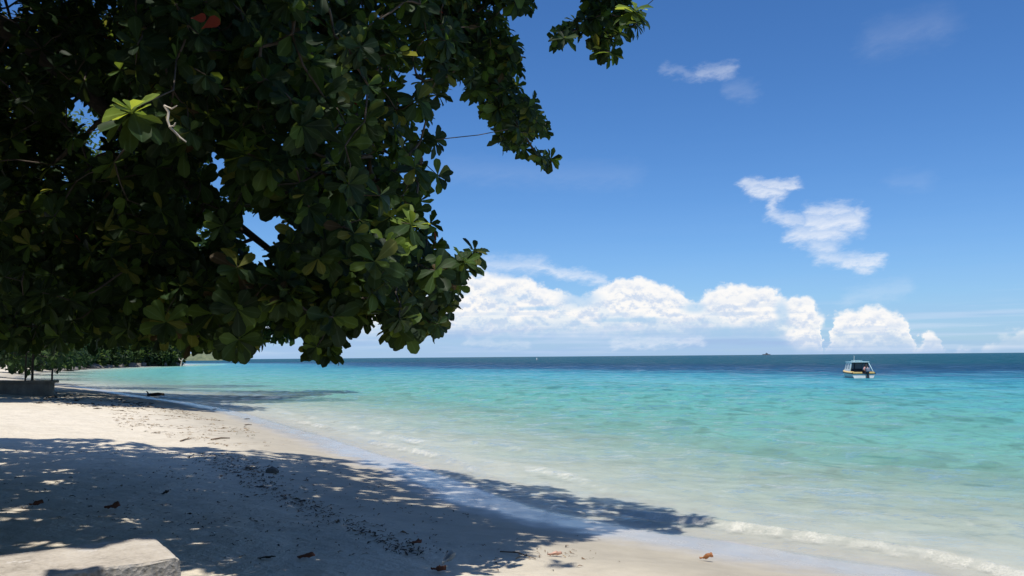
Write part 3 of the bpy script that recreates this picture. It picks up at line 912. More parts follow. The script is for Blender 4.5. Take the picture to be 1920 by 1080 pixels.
for P_, ra, rb in limb_def:
    Q = bez(P_, 26)
    rad = np.linspace(ra, rb, len(Q))
    tube_obj("limb", [(Q, rad)], M_BARK, almond, 9, TRUNK)
    lim_nodes.append(Q[3:])
tr_path = bez([TRUNK - [0, 0, 0.3], TRUNK + [0.05, 0.0, 0.6], TRUNK + [0.25, 0.1, 1.7], fork], 14)
tube_obj("trunk", [(tr_path, np.interp(np.linspace(0, 1, 14), [0, 0.15, 0.5, 1], [0.48, 0.36, 0.30, 0.27]))], M_BARK, almond, 14, TRUNK)
lim_nodes = np.concatenate(lim_nodes)
hero = [(at(246, 205, 4.9), np.array([0.1, -0.62, 0.78]), 0.225), (at(728, 470, 7.0), np.array([0.1, -0.8, 0.6]), 0.24), (at(770, 420, 7.2), np.array([0.25, -0.5, 0.8]), 0.21),
        (at(548, 525, 6.6), np.array([-0.05, -0.9, 0.35]), 0.25), (at(470, 290, 6.2), np.array([0.0, -0.85, 0.5]), 0.24), (at(530, 375, 6.4), np.array([0.05, -0.8, 0.5]), 0.23), (at(1190, 18, 9.7), np.array([0.35, -0.6, 0.7]), 0.25),
        (at(460, 285, 6.0), np.array([0.1, -0.8, 0.6]), 0.2), (at(640, 350, 6.3), np.array([0.0, -0.8, 0.6]), 0.2), (at(872, 490, 7.6), np.array([0.6, -0.4, 0.6]), 0.2)]
allP = np.concatenate([lim_nodes, np.array([h_[0] for h_ in hero]), vis, ov])
nl, nh = len(lim_nodes), len(hero)
par, order, cnt = grow(allP, nl)
tw = twig_mesh("twigs", allP - TRUNK, par, order, cnt, M_TWIG)
tag(link("twigs", tw, almond), kind="stuff")
# rosette axes: along the twig, towards the light and out of the crown
cc = np.array([-6.0, 10.5, 4.6])
Pn = allP[nl:]
tdir = norm(Pn - allP[par[nl:]])
axes = norm(0.55 * tdir + 0.38 * norm(Pn - cc) + np.array([0, -0.25, 0.55]) + rc.normal(size=Pn.shape) * 0.33)
sizes = rc.uniform(0.12, 0.205, len(Pn))
px, py, dzz = project(Pn)
sizes[(px > 850) & (py < 330)] *= 0.95
for i, (_, a, s_i) in enumerate(hero): axes[i] = a / np.linalg.norm(a); sizes[i] = s_i
nv = nh + len(vis)
h2B, h2D, h2N, h2L = rosettes(Pn[:nh] + np.array([0, 0.012, -0.02]), norm(axes[:nh] + np.array([0.15, 0.1, 0.12])), sizes[:nh] * 0.86, 9, rc)
fB, fD, fN, fL = rosettes(Pn[:nv], axes[:nv], sizes[:nv], 12, rc)
fB = np.concatenate([fB, h2B]); fD = np.concatenate([fD, h2D]); fN = np.concatenate([fN, h2N]); fL = np.concatenate([fL, h2L])
cB, cD, cN, cL = rosettes(Pn[nv:], axes[nv:], sizes[nv:] * 1.85, 10, rc)
# which green: whole rosettes lean one way, leaves vary
def pick_mats(B, rnd):
    k = fbm(B[:, 0] * 1.3 + B[:, 2], B[:, 1] * 1.3 + B[:, 2] * 1.1, 61, 2) - 0.5
    u = rnd.random(len(B)) + k * 0.5
    u = np.where(u > 1, 2 - u, np.abs(u)).clip(0, 0.9999)
    return np.searchsorted(np.cumsum(LEAF_P), u).clip(0, len(LEAF_P) - 1)
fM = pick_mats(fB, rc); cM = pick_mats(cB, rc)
for i in (0, 1, 2, 6, 7, 8, 9):  # sunlight painted on: raised hero leaves take the lit lime
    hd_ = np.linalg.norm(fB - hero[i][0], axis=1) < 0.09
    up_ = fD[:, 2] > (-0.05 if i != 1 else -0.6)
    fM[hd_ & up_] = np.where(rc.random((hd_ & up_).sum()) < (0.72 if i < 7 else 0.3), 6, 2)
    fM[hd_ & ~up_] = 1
# the 300 leaves that show largest become leaves of their own
mid_ = fB + fD * fL[:, None] * 0.6
px, py, dzz = project(mid_)
infr = (px > 5) & (px < 1915) & (py > 5) & (py < 1075)
key = (px // 16).astype(int) * 1000 + (py // 16).astype(int)
front = {}
for i in np.where(infr)[0]:
    if key[i] not in front or dzz[i] < dzz[front[key[i]]]: front[key[i]] = i
cand = np.array(sorted(front.values(), key=lambda i: -fL[i] / dzz[i]))
single = cand[:300]
rest = np.ones(len(fB), bool); rest[single] = False
_, _, dzz = project(fB)
for near_, tp_l in ((True, TEMPL), (False, TEMPL_C)):
    q_ = rest & ((dzz < 9.0) == near_)
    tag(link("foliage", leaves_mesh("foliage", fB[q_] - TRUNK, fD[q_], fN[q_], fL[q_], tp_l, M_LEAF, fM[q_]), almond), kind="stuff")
tag(link("overhead_foliage", leaves_mesh("overhead_foliage", cB - TRUNK, cD, cN, cL, TEMPL_K, M_LEAF, cM), almond), kind="stuff")
leaf_me = {}
for i in single:
    kk = (int(rc.integers(0, len(TEMPL))), int(fM[i]))
    if kk not in leaf_me:
        leaf_me[kk] = np_mesh("leaf", TEMPL[kk[0]][0], TEMPL[kk[0]][1], [M_LEAF[kk[1]]], attrs={"rib": (np.arange(len(TEMPL[kk[0]][0])) % 3 == 1)})
    o = bpy.data.objects.new("leaf", leaf_me[kk])
    col.objects.link(o)
    o.parent = almond
    d, n_ = fD[i], fN[i]; y = np.cross(n_, d); b = fB[i] - TRUNK; l = fL[i]
    o.matrix_local = Matrix(((d[0] * l, y[0] * l, n_[0] * l, b[0]), (d[1] * l, y[1] * l, n_[1] * l, b[1]), (d[2] * l, y[2] * l, n_[2] * l, b[2]), (0, 0, 0, 1)))
# two red leaves and the pale dead twig the photograph shows
for (px_i, py_i, dp, ln, a) in [(366, 30, 5.6, 0.10, -0.3), (386, 50, 5.55, 0.135, 0.2)]:
    me = np_mesh("red_leaf", leaf_template(True, 0.05, 0.1)[0] * [1, 1.6, 1], TEMPL[0][1], [M_LEAF[4]])
    o = link("leaf", me, almond)
    b = at(px_i - 8, py_i + 4, dp) - TRUNK
    d = norm(np.array([0.85, 0.05, 0.35 + a])); n_ = norm(np.array([0.0, -0.95, 0.32])); n_ = norm(n_ - d * (n_ @ d)); y = np.cross(n_, d)
    o.matrix_local = Matrix(((d[0] * ln, y[0] * ln, n_[0] * ln, b[0]), (d[1] * ln, y[1] * ln, n_[1] * ln, b[1]), (d[2] * ln, y[2] * ln, n_[2] * ln, b[2]), (0, 0, 0, 1)))
    o["label"] = "rounded dead red leaf among the green"
dt = [at(x, y, 4.9) for x, y in [(308, 198), (316, 210), (314, 225), (318, 238), (328, 248), (338, 258), (349, 266)]]
o = tube_obj("dead_twig", [(dt, [.009, .0085, .008, .0075, .007, .006, .004]), ([dt[3], at(326, 236, 4.88), at(329, 230, 4.87)], [.006, .005, .003]), ([dt[0], at(322, 204, 4.88), at(332, 198, 4.86)], [.006, .005, .003])], M_DEAD, almond, 6, TRUNK)
o["label"] = "pale leafless dead twig"

# ------------------------------------------------------------------ background trees
def crown_points(c, r, n, rnd, shell=0.55, flat=0.5):
    d = norm(rnd.normal(size=(n, 3)))
    k = shell + (1 - shell) * rnd.random(n) ** 0.6
    lump = 0.72 + 0.5 * fbm(d[:, 0] * 2.3 + 9, d[:, 1] * 2.3 + d[:, 2] * 2.0, int(rnd.integers(1, 900)), 3)
    return np.array(c) + d * (k * lump)[:, None] * np.array(r), d

def bg_tree(name, base, crowns, label, group, n_leaf, lsize, mats, probs, trunk_r=0.25, lean=(0, 0), templ=None, seed=1, droop=0.0, trunk_top=None, trunk_m=None):
    rnd = np.random.default_rng(seed)
    base = np.array(base, float)
    root = empty(name, base)
    tag(root, label, "tree", group)
    Bs, Ds, Ns = [], [], []
    tot = sum(c[1][0] * c[1][1] for c in crowns)
    paths = []
    top = base + np.array([lean[0], lean[1], trunk_top or (crowns[0][0][2] - base[2])])
    tp = bez([base - [0, 0, .3], base + [lean[0] * .2, lean[1] * .2, (top - base)[2] * .35], top], 9)
    tube_obj("trunk", [(tp, np.linspace(trunk_r, trunk_r * 0.5, 9))], trunk_m or M_BARK, root, 9, base)
    for c, r in crowns:
        n = int(n_leaf * r[0] * r[1] / tot)
        P, d = crown_points(c, r, n, rnd)
        Bs.append(P)
        dd = norm(d * 0.6 + rnd.normal(size=(n, 3)) * 0.7 + np.array([0, 0, -droop]))
        nn = norm(np.array([0, 0, 0.8]) + d * 0.5 + rnd.normal(size=(n, 3)) * 0.5)
        nn = norm(nn - dd * np.sum(nn * dd, 1, keepdims=True))
        Ds.append(dd); Ns.append(nn)
        Q = bez([tp[5], (tp[5] + np.array(c)) / 2 + [0, 0, 0.3], np.array(c)], 7)
        paths.append((Q, np.linspace(trunk_r * 0.5, trunk_r * 0.12, 7)))
        for _ in range(3):
            e = P[rnd.integers(0, n)]
            paths.append((bez([Q[3], (Q[5] + e) / 2, e], 5), np.linspace(trunk_r * 0.25, trunk_r * 0.06, 5)))
    tube_obj("branches", paths, trunk_m or M_BARK, root, 6, base)
    B = np.concatenate(Bs) - base; Dd = np.concatenate(Ds); Nn = np.concatenate(Ns)
    mi = rnd.choice(len(mats), len(B), p=probs)
    me = leaves_mesh("crown", B, Dd, Nn, lsize * rnd.uniform(0.7, 1.3, len(B)), templ or TEMPL_K, mats, mi)
    tag(link("crown", me, root), kind="stuff")
    return root

M_FAR = [leaf_mat("far leaf dark", (0.022, 0.042, 0.018), (0.03, 0.06, 0.015)), leaf_mat("far leaf green", (0.045, 0.08, 0.028), (0.07, 0.12, 0.02)),
         leaf_mat("far leaf light", (0.10, 0.15, 0.04), (0.17, 0.24, 0.04))]
def gz(x, y): return float(ground_z(np.array([x]), np.array([y]))[0])
TREES = "trees along the upper beach"
bg_tree("beach_tree", (-29.5, 41.0, gz(-29.5, 41)), [((-24, 40, 7.0), (8.0, 7.0, 3.6)), ((-18.5, 39.5, 6.2), (4.8, 5.5, 2.4)), ((-30, 41, 7.0), (6, 6, 3.2))],
        "broad dark tree shading the strip of sand beside the concrete wall", TREES, 14000, 0.56, M_FAR, [0.66, 0.30, 0.04], 0.30, lean=(3.0, 0.6), seed=3)
bg_tree("beach_tree", (-38.0, 56.0, gz(-38, 56)), [((-27, 54, 7.6), (9.5, 7.5, 4.0)), ((-20, 52, 6.2), (5.6, 6.5, 2.4)), ((-18.3, 57.5, 6.0), (5.8, 5.5, 2.2)), ((-36, 56, 8.5), (8, 7, 4.5))],
        "broad dark tree leaning over the shaded water behind the drift log", TREES, 17000, 0.70, M_FAR, [0.66, 0.30, 0.04], 0.32, lean=(6.0, 0.0), seed=4)
bg_tree("beach_tree", (-41.0, 46.0, gz(-41, 46)), [((-37, 47, 9.0), (8, 7, 5.5)), ((-44, 43, 8.0), (7, 7, 4.5))],
        "dense dark tree at the left edge behind the concrete wall", TREES, 7000, 0.42, M_FAR, [0.66, 0.30, 0.04], 0.35, seed=5)
for k_, (x_q, y_q, lab_) in enumerate([(-57, 82, "dark bushy tree on the far sand left of the young trees"), (-71, 112, "second dark tree along the far curve of sand"), (-89, 148, "third dark tree along the far curve of sand"), (-104, 182, "dark tree where the far sand meets the wooded point")]):
    z_q = gz(x_q, y_q)
    bg_tree("beach_tree", (x_q, y_q, z_q), [((x_q + 2, y_q, z_q + 6.5), (9, 7, 5.2)), ((x_q + 7, y_q, z_q + 3.6), (6, 5, 2.9)), ((x_q - 8, y_q, z_q + 5), (8, 6, 4.6))],
            lab_, TREES, 2600, 0.85, M_FAR, [0.62, 0.33, 0.05], 0.4, seed=80 + k_)
bg_tree("feathery_tree", (-48.0, 70.0, gz(-48, 70)), [((-33, 70, 16), (6, 5, 5.5)), ((-28, 71, 12.5), (4.5, 4, 4)), ((-40, 70, 19), (6, 5, 6)), ((-45, 69, 14), (6, 5, 5))],
        "tall sunlit light green tree glimpsed through gaps in the crown", None, 9000, 0.42, M_FAR, [0.1, 0.4, 0.5], 0.4, lean=(9.0, 0.0), seed=6)
for k_, (x_q, y_q, lab_) in enumerate([(-14, -17, "added unseen tree blocking sky light on the landward left"), (-3, -20, "added unseen tree blocking sky light straight behind the beach"), (8, -19, "added unseen tree blocking sky light on the seaward right")]):
    z_q = gz(x_q, y_q)  # unseen trees added behind the camera to block sky light
    bg_tree("blocker_tree", (x_q, y_q, z_q), [((x_q, y_q, z_q + 6.0), (7.5, 5, 4.6)), ((x_q + 3, y_q, z_q + 2.8), (5.5, 3.5, 2.2))], lab_, "added light-blocking trees behind the camera", 3000, 0.75, M_FAR, [0.6, 0.34, 0.06], 0.35, seed=120 + k_)
# slender saplings by the wall
for k, (px_i, seed_) in enumerate([(47, 11), (60, 12)]):
    pb = on_ground(px_i, 735) + np.array([0, 2.6, 0]); 
    pb = at(px_i, 722, on_ground(92, 744)[1] + 1.3 + 0.4 * k); pb[2] = gz(pb[0], pb[1])
    tp_ = pb + np.array([0.1, 0.2, 3.6])
    bg_tree("slender_tree", pb, [((tp_[0] - .3, tp_[1], tp_[2] + 0.9), (1.6, 1.5, 1.1))],
            ["thin dark trunked young tree behind the concrete wall", "thicker grey trunked young tree behind the concrete wall"][k], "young trees behind the wall", 700, 0.26, M_FAR, [0.7, 0.27, 0.03], [0.055, 0.08][k], seed=seed_)

# ------------------------------------------------------------------ far headland: trees, rocks, hills
M_ROCK = simple("shore rock", (0.13, 0.115, 0.10), 0.9, 0.5, 0.9, 0.05)
def rock_mesh(seed, sx, sy, sz):
    bm = bmesh.new()
    bmesh.ops.create_icosphere(bm, subdivisions=3, radius=1.0)
    rr = random.Random(seed)
    dirs = [Vector((rr.gauss(0, 1), rr.gauss(0, 1), rr.gauss(0, 1))).normalized() for _ in range(9)]
    for v in bm.verts:
        c = v.co.copy()
        for d in dirs:
            q = c.dot(d)
            if q > 0.72: c -= d * (q - 0.72) * 0.9
        c *= 1 + 0.12 * math.sin(5 * c.x + seed) * math.sin(4 * c.y + 2 * seed) + 0.06 * math.sin(11 * c.z + c.x * 9)
        v.co = Vector((c.x * sx, c.y * sy, c.z * sz))
    return bm
head = [(100, 696), (125, 693.5), (150, 692), (175, 691), (200, 690), (222, 689), (245, 688), (268, 687.4), (290, 687), (308, 686.5), (322, 686)]
rh = np.random.default_rng(31)
hlab = ["bright green bushy tree beside the far beach end", "dark tree second from the far beach end", "mid green tree over the dark rocks of the cove", "tree with pale top behind the cove rocks",
        "wide dark tree in the middle of the wooded point", "tree right of the middle of the wooded point", "sunlit green tree overhanging the point's rocks", "tall dark tree on the wooded point",
        "dense tree near the tip of the wooded point", "low leafy tree close to the point's tip", "outermost small tree at the tip of the wooded point"]
for i, (px_i, py_i) in enumerate(head):
    g = at_z(px_i, py_i, 0.0)
    d = g / np.linalg.norm([g[0], g[1]])
    ctr = np.array([g[0], g[1]]) + np.array([d[0], d[1]]) * 7
    sc_ = np.linalg.norm(ctr) / FPX
    hgt = [52, 60, 46, 50, 62, 60, 58, 62, 58, 44, 34][i] * sc_
    wdt = 16 * sc_
    bz = gz(ctr[0], ctr[1])
    cz = hgt * 0.55
    bg_tree("shore_tree", (ctr[0], ctr[1], max(bz, 0.4)), [((ctr[0], ctr[1], cz + .5), (wdt * 1.25, 5, hgt * 0.45)), ((ctr[0] - wdt * .7, ctr[1] - 2, hgt * .3 + .4), (wdt * .9, 4, hgt * .27)), ((ctr[0] + wdt * .7, ctr[1] - 2.5, hgt * .27 + .3), (wdt * .9, 4, hgt * .25))],
            hlab[i], "trees on the wooded point", 1700, sc_ * 6.0, M_FAR, [[.4, .35, .25], [.7, .25, .05], [.5, .35, .15]][i % 3], 0.3, seed=40 + i)
bands = []
for i in range(20):
    k = i / 19 * (len(head) - 1); a = int(min(k, len(head) - 2)); f0 = k - a
    g = at_z(head[a][0] * (1 - f0) + head[a + 1][0] * f0, head[a][1] * (1 - f0) + head[a + 1][1] * f0 - 0.2, 0.0)
    s0 = rh.uniform(1.6, 3.2)
    o = bm_obj("shore_rock", rock_mesh(100 + i, s0 * 1.6, s0, s0 * rh.uniform(0.4, 0.75)), M_ROCK, loc=(g[0], g[1] + 1.5, 0.2), smooth=False)
    tag(o, "dark rounded rock at the foot of the wooded point", "rock", "rocks along the wooded point")

m_hill, t, p = mat("wooded hill")
g_ = t.new("ShaderNodeNewGeometry")
nn_ = t.noise(g_.outputs["Position"], 0.09, 6.0, 0.7)
t.put(p.inputs["Base Color"], t.ramp(nn_, [(0.3, (0.075, 0.10, 0.06)), (0.55, (0.145, 0.165, 0.09)), (0.75, (0.20, 0.20, 0.125))]))  # paleness of distant haze mixed into the hill's base colour
p.inputs["Roughness"].default_value = 1.0
def hill(name, prof, dist, depth_m, label, base_py):
    """wooded ridge: prof is skyline heights in pixels at px"""
    n = 90; rows = 26
    pxs = np.linspace(prof[0][0], prof[-1][0], n)
    hs = np.interp(pxs, [q[0] for q in prof], [q[1] for q in prof]) * dist / FPX
    V = []
    for j in range(rows):
        v = j / (rows - 1)
        for i in range(n):
            b = at(pxs[i], base_py, dist)
            bx, by = b[0], b[1]
            k = math.sin(math.pi * v) ** 0.6
            V.append((bx + v * depth_m * bx / dist, by + v * depth_m, -1.0 + hs[i] * k))
    V = np.array(V)
    lump = fbm(V[:, 0] / 14, V[:, 1] / 14, 5, 4) - 0.45
    V[:, 2] += lump * 9.0 * np.clip(V[:, 2] / 8, 0, 1)
    V[:, 1] -= lump * 6.0
    idx = np.arange(rows * n).reshape(rows, n)
    F_ = np.stack([idx[:-1, :-1], idx[:-1, 1:], idx[1:, 1:], idx[1:, :-1]], -1).reshape(-1, 4)
    o = link(name, np_mesh(name, V, F_, [m_hill], smooth=False))
    return tag(o, label, kind="structure")
hill("hill", [(318, 0), (325, 10), (345, 13), (360, 15), (372, 24), (378, 27), (388, 20), (400, 16), (412, 15), (417, 10), (419, 0)], 1700, 260, "pale olive wooded headland beyond the point", 675.5)
hill("distant_hills", [(405, 0), (412, 3), (424, 6), (432, 5), (440, 2), (446, 0)], 6000, 900, "faint blue far hills right of the olive headland", 674.0)

# bleached dead tree at the tip of the point
b = at_z(339, 686.2, 0.0); sc_ = np.linalg.norm(b[:2]) / FPX
dead = empty("dead_tree", (b[0], b[1], 0))
tag(dead, "bleached leafless dead tree leaning out over the water at the point's tip", "tree")
q = lambda x, y: np.array([(x - 339) * sc_, 0.0, (686 - y) * sc_])
tube_obj("trunk", [([q(338.5, 689), q(340, 682), q(340.5, 677), q(344, 672), q(348, 667), q(351, 661)], [.35, .3, .27, .22, .16, .08])], M_DEAD, dead, 8)
tube_obj("branch", [([q(340.4, 677), q(337, 676), q(335.5, 673)], [.18, .13, .06])], M_DEAD, dead, 6)
tube_obj("branch", [([q(347.4, 668), q(346, 664), q(346.5, 661)], [.13, .1, .05])], M_DEAD, dead, 6)

# ------------------------------------------------------------------ concrete wall with posts
M_CONC = simple("weathered concrete", (0.34, 0.315, 0.27), 0.9, 0.3, 3.5, 0.012)
M_CONC_D = simple("dark stained concrete", (0.17, 0.155, 0.125), 0.92, 0.35, 2.0, 0.015)
wb = on_ground(92, 744)
wt = 0.0
wall = empty("concrete_wall", (wb[0], wb[1], wb[2]))
tag(wall, "low brown stained concrete wall at the left edge with a slab cap", "wall")
Hh = 28.0 / FPX * wb[1]
bm = bmesh.new(); add_box(bm, (-6.0, 0.25, Hh / 2 - 0.2), (12.0, 0.5, Hh + 0.25), bevel=0.02); bm_obj("wall_body", bm, M_CONC_D, wall)
bm = bmesh.new(); add_box(bm, (-5.93, 0.25, Hh), (12.2, 0.72, 0.14), bevel=0.025); bm_obj("cap_slab", bm, M_CONC_D, wall)
pp = empty("post", (wb[0] - 0.02, wb[1] + 0.25, wb[2] + Hh + 0.07))
tag(pp, "thin dark upright pole standing on the end of the concrete wall", "post")
M_POLE = simple("dark pole", (0.06, 0.055, 0.05), 0.7, 0.3, 10.0)
tube_obj("pole", [([(0, 0, 0), (0, 0, .3), (0.01, 0, .6)], [.05, .05, .048])], M_POLE, pp, 8)
bm = bmesh.new(); add_box(bm, (0, 0, .006), (.16, .16, .012)); bm_obj("base_plate", bm, M_POLE, pp)

# ------------------------------------------------------------------ near concrete block
m_blk, t, p = mat("block concrete")
tcn = t.new("ShaderNodeTexCoord"); oc = tcn.outputs["Object"]
a1 = t.noise(oc, 3.0, 6.0, 0.65); a2 = t.noise(oc, 38.0, 5.0, 0.7)
cc_ = t.ramp(a1 * 0.6 + a2 * 0.4, [(0.36, (0.30, 0.265, 0.22)), (0.48, (0.46, 0.41, 0.345)), (0.60, (0.55, 0.50, 0.43))])
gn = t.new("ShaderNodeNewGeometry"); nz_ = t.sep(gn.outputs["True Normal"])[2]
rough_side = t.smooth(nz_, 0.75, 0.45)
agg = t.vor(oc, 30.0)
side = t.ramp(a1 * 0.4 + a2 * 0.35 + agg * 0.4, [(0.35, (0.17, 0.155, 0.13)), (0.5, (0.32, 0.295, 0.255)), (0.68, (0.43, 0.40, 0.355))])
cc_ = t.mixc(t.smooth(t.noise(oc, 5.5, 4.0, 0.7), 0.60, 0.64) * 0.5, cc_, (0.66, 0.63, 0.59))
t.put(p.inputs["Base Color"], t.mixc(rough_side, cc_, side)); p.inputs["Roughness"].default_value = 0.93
bpn = t.new("ShaderNodeBump"); bpn.inputs["Distance"].default_value = 0.03; bpn.inputs["Strength"].default_value = 0.8
t.put(bpn.inputs["Height"], a1 * 0.5 + a2 * t.lin(rough_side, 0.0, 1.0, 0.25, 1.2) + agg * t.lin(rough_side, 0.0, 1.0, 0.1, 0.8)); t.l.new(bpn.outputs[0], p.inputs["Normal"])
ZT = 1.42
c_fr = at_z(341, 1044, ZT); c_br = at_z(268, 1006, ZT); c_bl = at_z(0, 1038, ZT)
ex = (c_bl - c_br); ex /= np.linalg.norm(ex[:2]); 
ey = (c_br - c_fr); ed = np.linalg.norm(ey[:2])
ey = np.array([-ex[1], ex[0], 0]); ey *= np.sign(ey @ (c_br - c_fr))
Lb = 3.2; gzb = gz(c_fr[0], c_fr[1]) - 0.25
bm = bmesh.new()
nx, nyy, nz = 90, 20, 18
blk_c = c_fr + ex * Lb / 2 + ey * ed / 2
Hb = ZT - gzb
bmesh.ops.create_cube(bm, size=1.0)
bmesh.ops.bevel(bm, geom=bm.edges[:], offset=0.012, segments=1, affect='EDGES')
for v in bm.verts: v.co = Vector((v.co.x * Lb, v.co.y * ed, v.co.z * Hb))
bmesh.ops.subdivide_edges(bm, edges=bm.edges[:], cuts=12, use_grid_fill=True)
bmesh.ops.subdivide_edges(bm, edges=[e for e in bm.edges if e.calc_length() > 0.10], cuts=3, use_grid_fill=True)
co = np.array([v.co[:] for v in bm.verts])
ex_t = np.minimum(np.abs(np.abs(co[:, 0]) - Lb / 2), 1); 
near_edge = (np.abs(co[:, 2] - Hb / 2) < 0.02) & ((np.abs(np.abs(co[:, 1]) - ed / 2) < 0.02) | (np.abs(np.abs(co[:, 0]) - Lb / 2) < 0.02))
for v, ne in zip(bm.verts, near_edge):
    a = v.co
    n0 = (vnoise(np.array([a.x * 9 + 3]), np.array([a.y * 9 + a.z * 9]), 8)[0] - 0.5)
    n1_ = (vnoise(np.array([a.x * 31 + 3]), np.array([a.y * 31 + a.z * 27]), 14)[0] - 0.5)
    k = 0.026 * n0 + 0.010 * n1_
    v.co += Vector((0, np.sign(a.y) * k * (abs(a.y) > ed / 2 - 0.03), k * (a.z > Hb / 2 - 0.03) * 0.25))
    if ne: v.co += Vector((-np.sign(a.x) * 0.01 * (abs(a.x) > Lb / 2 - .03), -np.sign(a.y) * abs(n0) * 0.018, -abs(n1_) * 0.02 - abs(n0) * 0.008))
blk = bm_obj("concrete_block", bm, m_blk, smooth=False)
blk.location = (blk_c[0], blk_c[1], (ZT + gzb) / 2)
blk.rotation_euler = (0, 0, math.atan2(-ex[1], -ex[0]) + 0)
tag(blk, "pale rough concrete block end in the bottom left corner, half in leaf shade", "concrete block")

# ------------------------------------------------------------------ boat
M_WHITE = simple("boat white paint", (0.74, 0.74, 0.68), 0.35, 0.10, 3.0, coat=0.3)
M_YEL = simple("boat yellow paint", (0.74, 0.50, 0.17), 0.4, 0.12, 3.0)
M_ORG = simple("orange cushion", (0.68, 0.22, 0.05), 0.8, 0.15, 5.0)
M_CYAN = simple("pale blue paint", (0.46, 0.68, 0.70), 0.4, 0.10, 3.0)
M_BLK = simple("black rubber", (0.02, 0.02, 0.024), 0.5, 0.3, 5.0)
M_COWL = simple("grey engine cowl", (0.20, 0.21, 0.25), 0.35, 0.15, 5.0, coat=0.3)
M_DKIN = simple("dark cabin lining", (0.045, 0.06, 0.075), 0.6, 0.2, 5.0)
M_GLASS, t, p = mat("cabin glass"); p.inputs["Base Color"].default_value = (0.46, 0.50, 0.53, 1); p.inputs["Roughness"].default_value = 0.06; p.inputs["Alpha"].default_value = 0.72
bp0 = at_z(1619.5, 709, 0.0); BS = bp0[1] / 85.0
boat = empty("motor_boat", (bp0[0], bp0[1], -0.12), R(-5))
tag(boat, "small white and yellow cabin motor boat moored offshore, stern towards the beach", "boat")
W2, LB = 1.14, 5.4
def loft(sections, closed=False):
    bm = bmesh.new(); rows = []
    for s in sections: rows.append([bm.verts.new(v) for v in s])
    for a, b in zip(rows[:-1], rows[1:]):
        for i in range(len(a) - 1):
            try: bm.faces.new((a[i], a[i + 1], b[i + 1], b[i]))
            except ValueError: pass
    return bm, rows
def half_w(y): return W2 * (1 - max(0, (y / LB - 0.45) / 0.55) ** 2.0) if y < LB else 0.02
secs = []
for k in range(11):
    y = LB * k / 10; w_ = max(half_w(y), 0.03); rise = 0.28 * (y / LB) ** 2; kl = 0.25 * max(0, (y / LB - .6) / .4) ** 2
    secs.append([(-w_, y, .60 + rise), (-w_ * .97, y, .42 + rise), (-w_ * .84, y, .12 + kl), (0, y, -.12 + kl * 1.5), (w_ * .84, y, .12 + kl), (w_ * .97, y, .42 + rise), (w_, y, .60 + rise)])
bm, rows = loft(secs); bm.faces.new(rows[0]); bm_obj("hull", bm, M_WHITE, boat)
ds = []
for k in range(11):
    y = LB * k / 10; w_ = max(half_w(y), 0.03) * 1.03; rise = 0.28 * (y / LB) ** 2
    ds.append([(-w_, y - .02, .60 + rise), (-w_, y - .02, .70 + rise), (-w_ * .80, y - .02, .80 + rise), (-w_ * .78, y, .62 + rise)])
for sg in (-1, 1):
    bm, rows = loft([[(sg * a[0] * -1, a[1], a[2]) for a in s] for s in ds]); bm_obj("gunwale", bm, M_YEL, boat)
bm = bmesh.new(); add_box(bm, (-.62, -.02, .68), (.95, .14, .16), bevel=.02); add_box(bm, (.75, -.02, .68), (.68, .14, .16), bevel=.02); bm_obj("stern_deck", bm, M_YEL, boat)
rl = [[(-max(half_w(LB * k / 10), .03) * 1.05, LB * k / 10 - .03, .58 + .28 * (k / 10) ** 2) for k in range(11)], [(max(half_w(LB * k / 10), .03) * 1.05, LB * k / 10 - .03, .58 + .28 * (k / 10) ** 2) for k in range(11)],
      [(-W2 * 1.03, -.03, .58), (0, -.04, .58), (W2 * 1.03, -.03, .58)]]
tube_obj("rub_rail", [(r__, [.04] * len(r__)) for r__ in rl], M_BLK, boat, 6)
fs = []
for k in range(8):
    y = 1.0 + (LB - 1.05) * k / 7; w_ = max(half_w(y), .03) * .8; fs.append([(-w_, y, .70 + .28 * (y / LB) ** 2), (0, y, .82 + .28 * (y / LB) ** 2), (w_, y, .70 + .28 * (y / LB) ** 2)])
bm, _ = loft(fs[3:]); bm_obj("fore_deck", bm, M_WHITE, boat)
bm = bmesh.new(); add_box(bm, (0, 1.2, .22), (1.7, 2.3, .06)); bm_obj("cockpit_floor", bm, M_DKIN, boat)
# cabin: pillars, panels, windows, roof
cy0, cy1 = 1.15, 3.1; zb, zt = .72, 1.72
def quad(bm, a, b, c, d, th=.03):
    a, b, c, d = map(Vector, (a, b, c, d)); n = (b - a).cross(d - a).normalized() * th
    v = [bm.verts.new(x) for x in (a, b, c, d, a + n, b + n, c + n, d + n)]
    for f in ((0, 1, 2, 3), (7, 6, 5, 4), (0, 4, 5, 1), (1, 5, 6, 2), (2, 6, 7, 3), (3, 7, 4, 0)): bm.faces.new([v[i] for i in f])
for sg in (-1, 1):
    bm = bmesh.new()
    X0, X1 = sg * .98, sg * .84
    def P3(u, v): return (X0 + (X1 - X0) * v, cy0 + (cy1 - cy0) * u - v * u * .45, zb + (zt - zb) * v)
    fr_ = [(0, 0, .1, 1), (.44, 0, .54, 1), (.92, 0, 1, 1), (.1, 0, .44, .32), (.54, 0, .92, .32), (.1, .9, .44, 1), (.54, .9, .92, 1)]
    for u0_, v0_, u1_, v1_ in fr_: quad(bm, P3(u0_, v0_), P3(u1_, v0_), P3(u1_, v1_), P3(u0_, v1_), .04 * sg)
    bm_obj("cabin_side", bm, M_WHITE if sg < 0 else M_DKIN, boat)
    for u0_, u1_ in ((.105, .435), (.545, .915)):
        bm = bmesh.new(); quad(bm, P3(u0_, .325), P3(u1_, .325), P3(u1_, .895), P3(u0_, .895), .012 * sg); bm_obj("side_window", bm, M_GLASS, boat)
bm = bmesh.new()
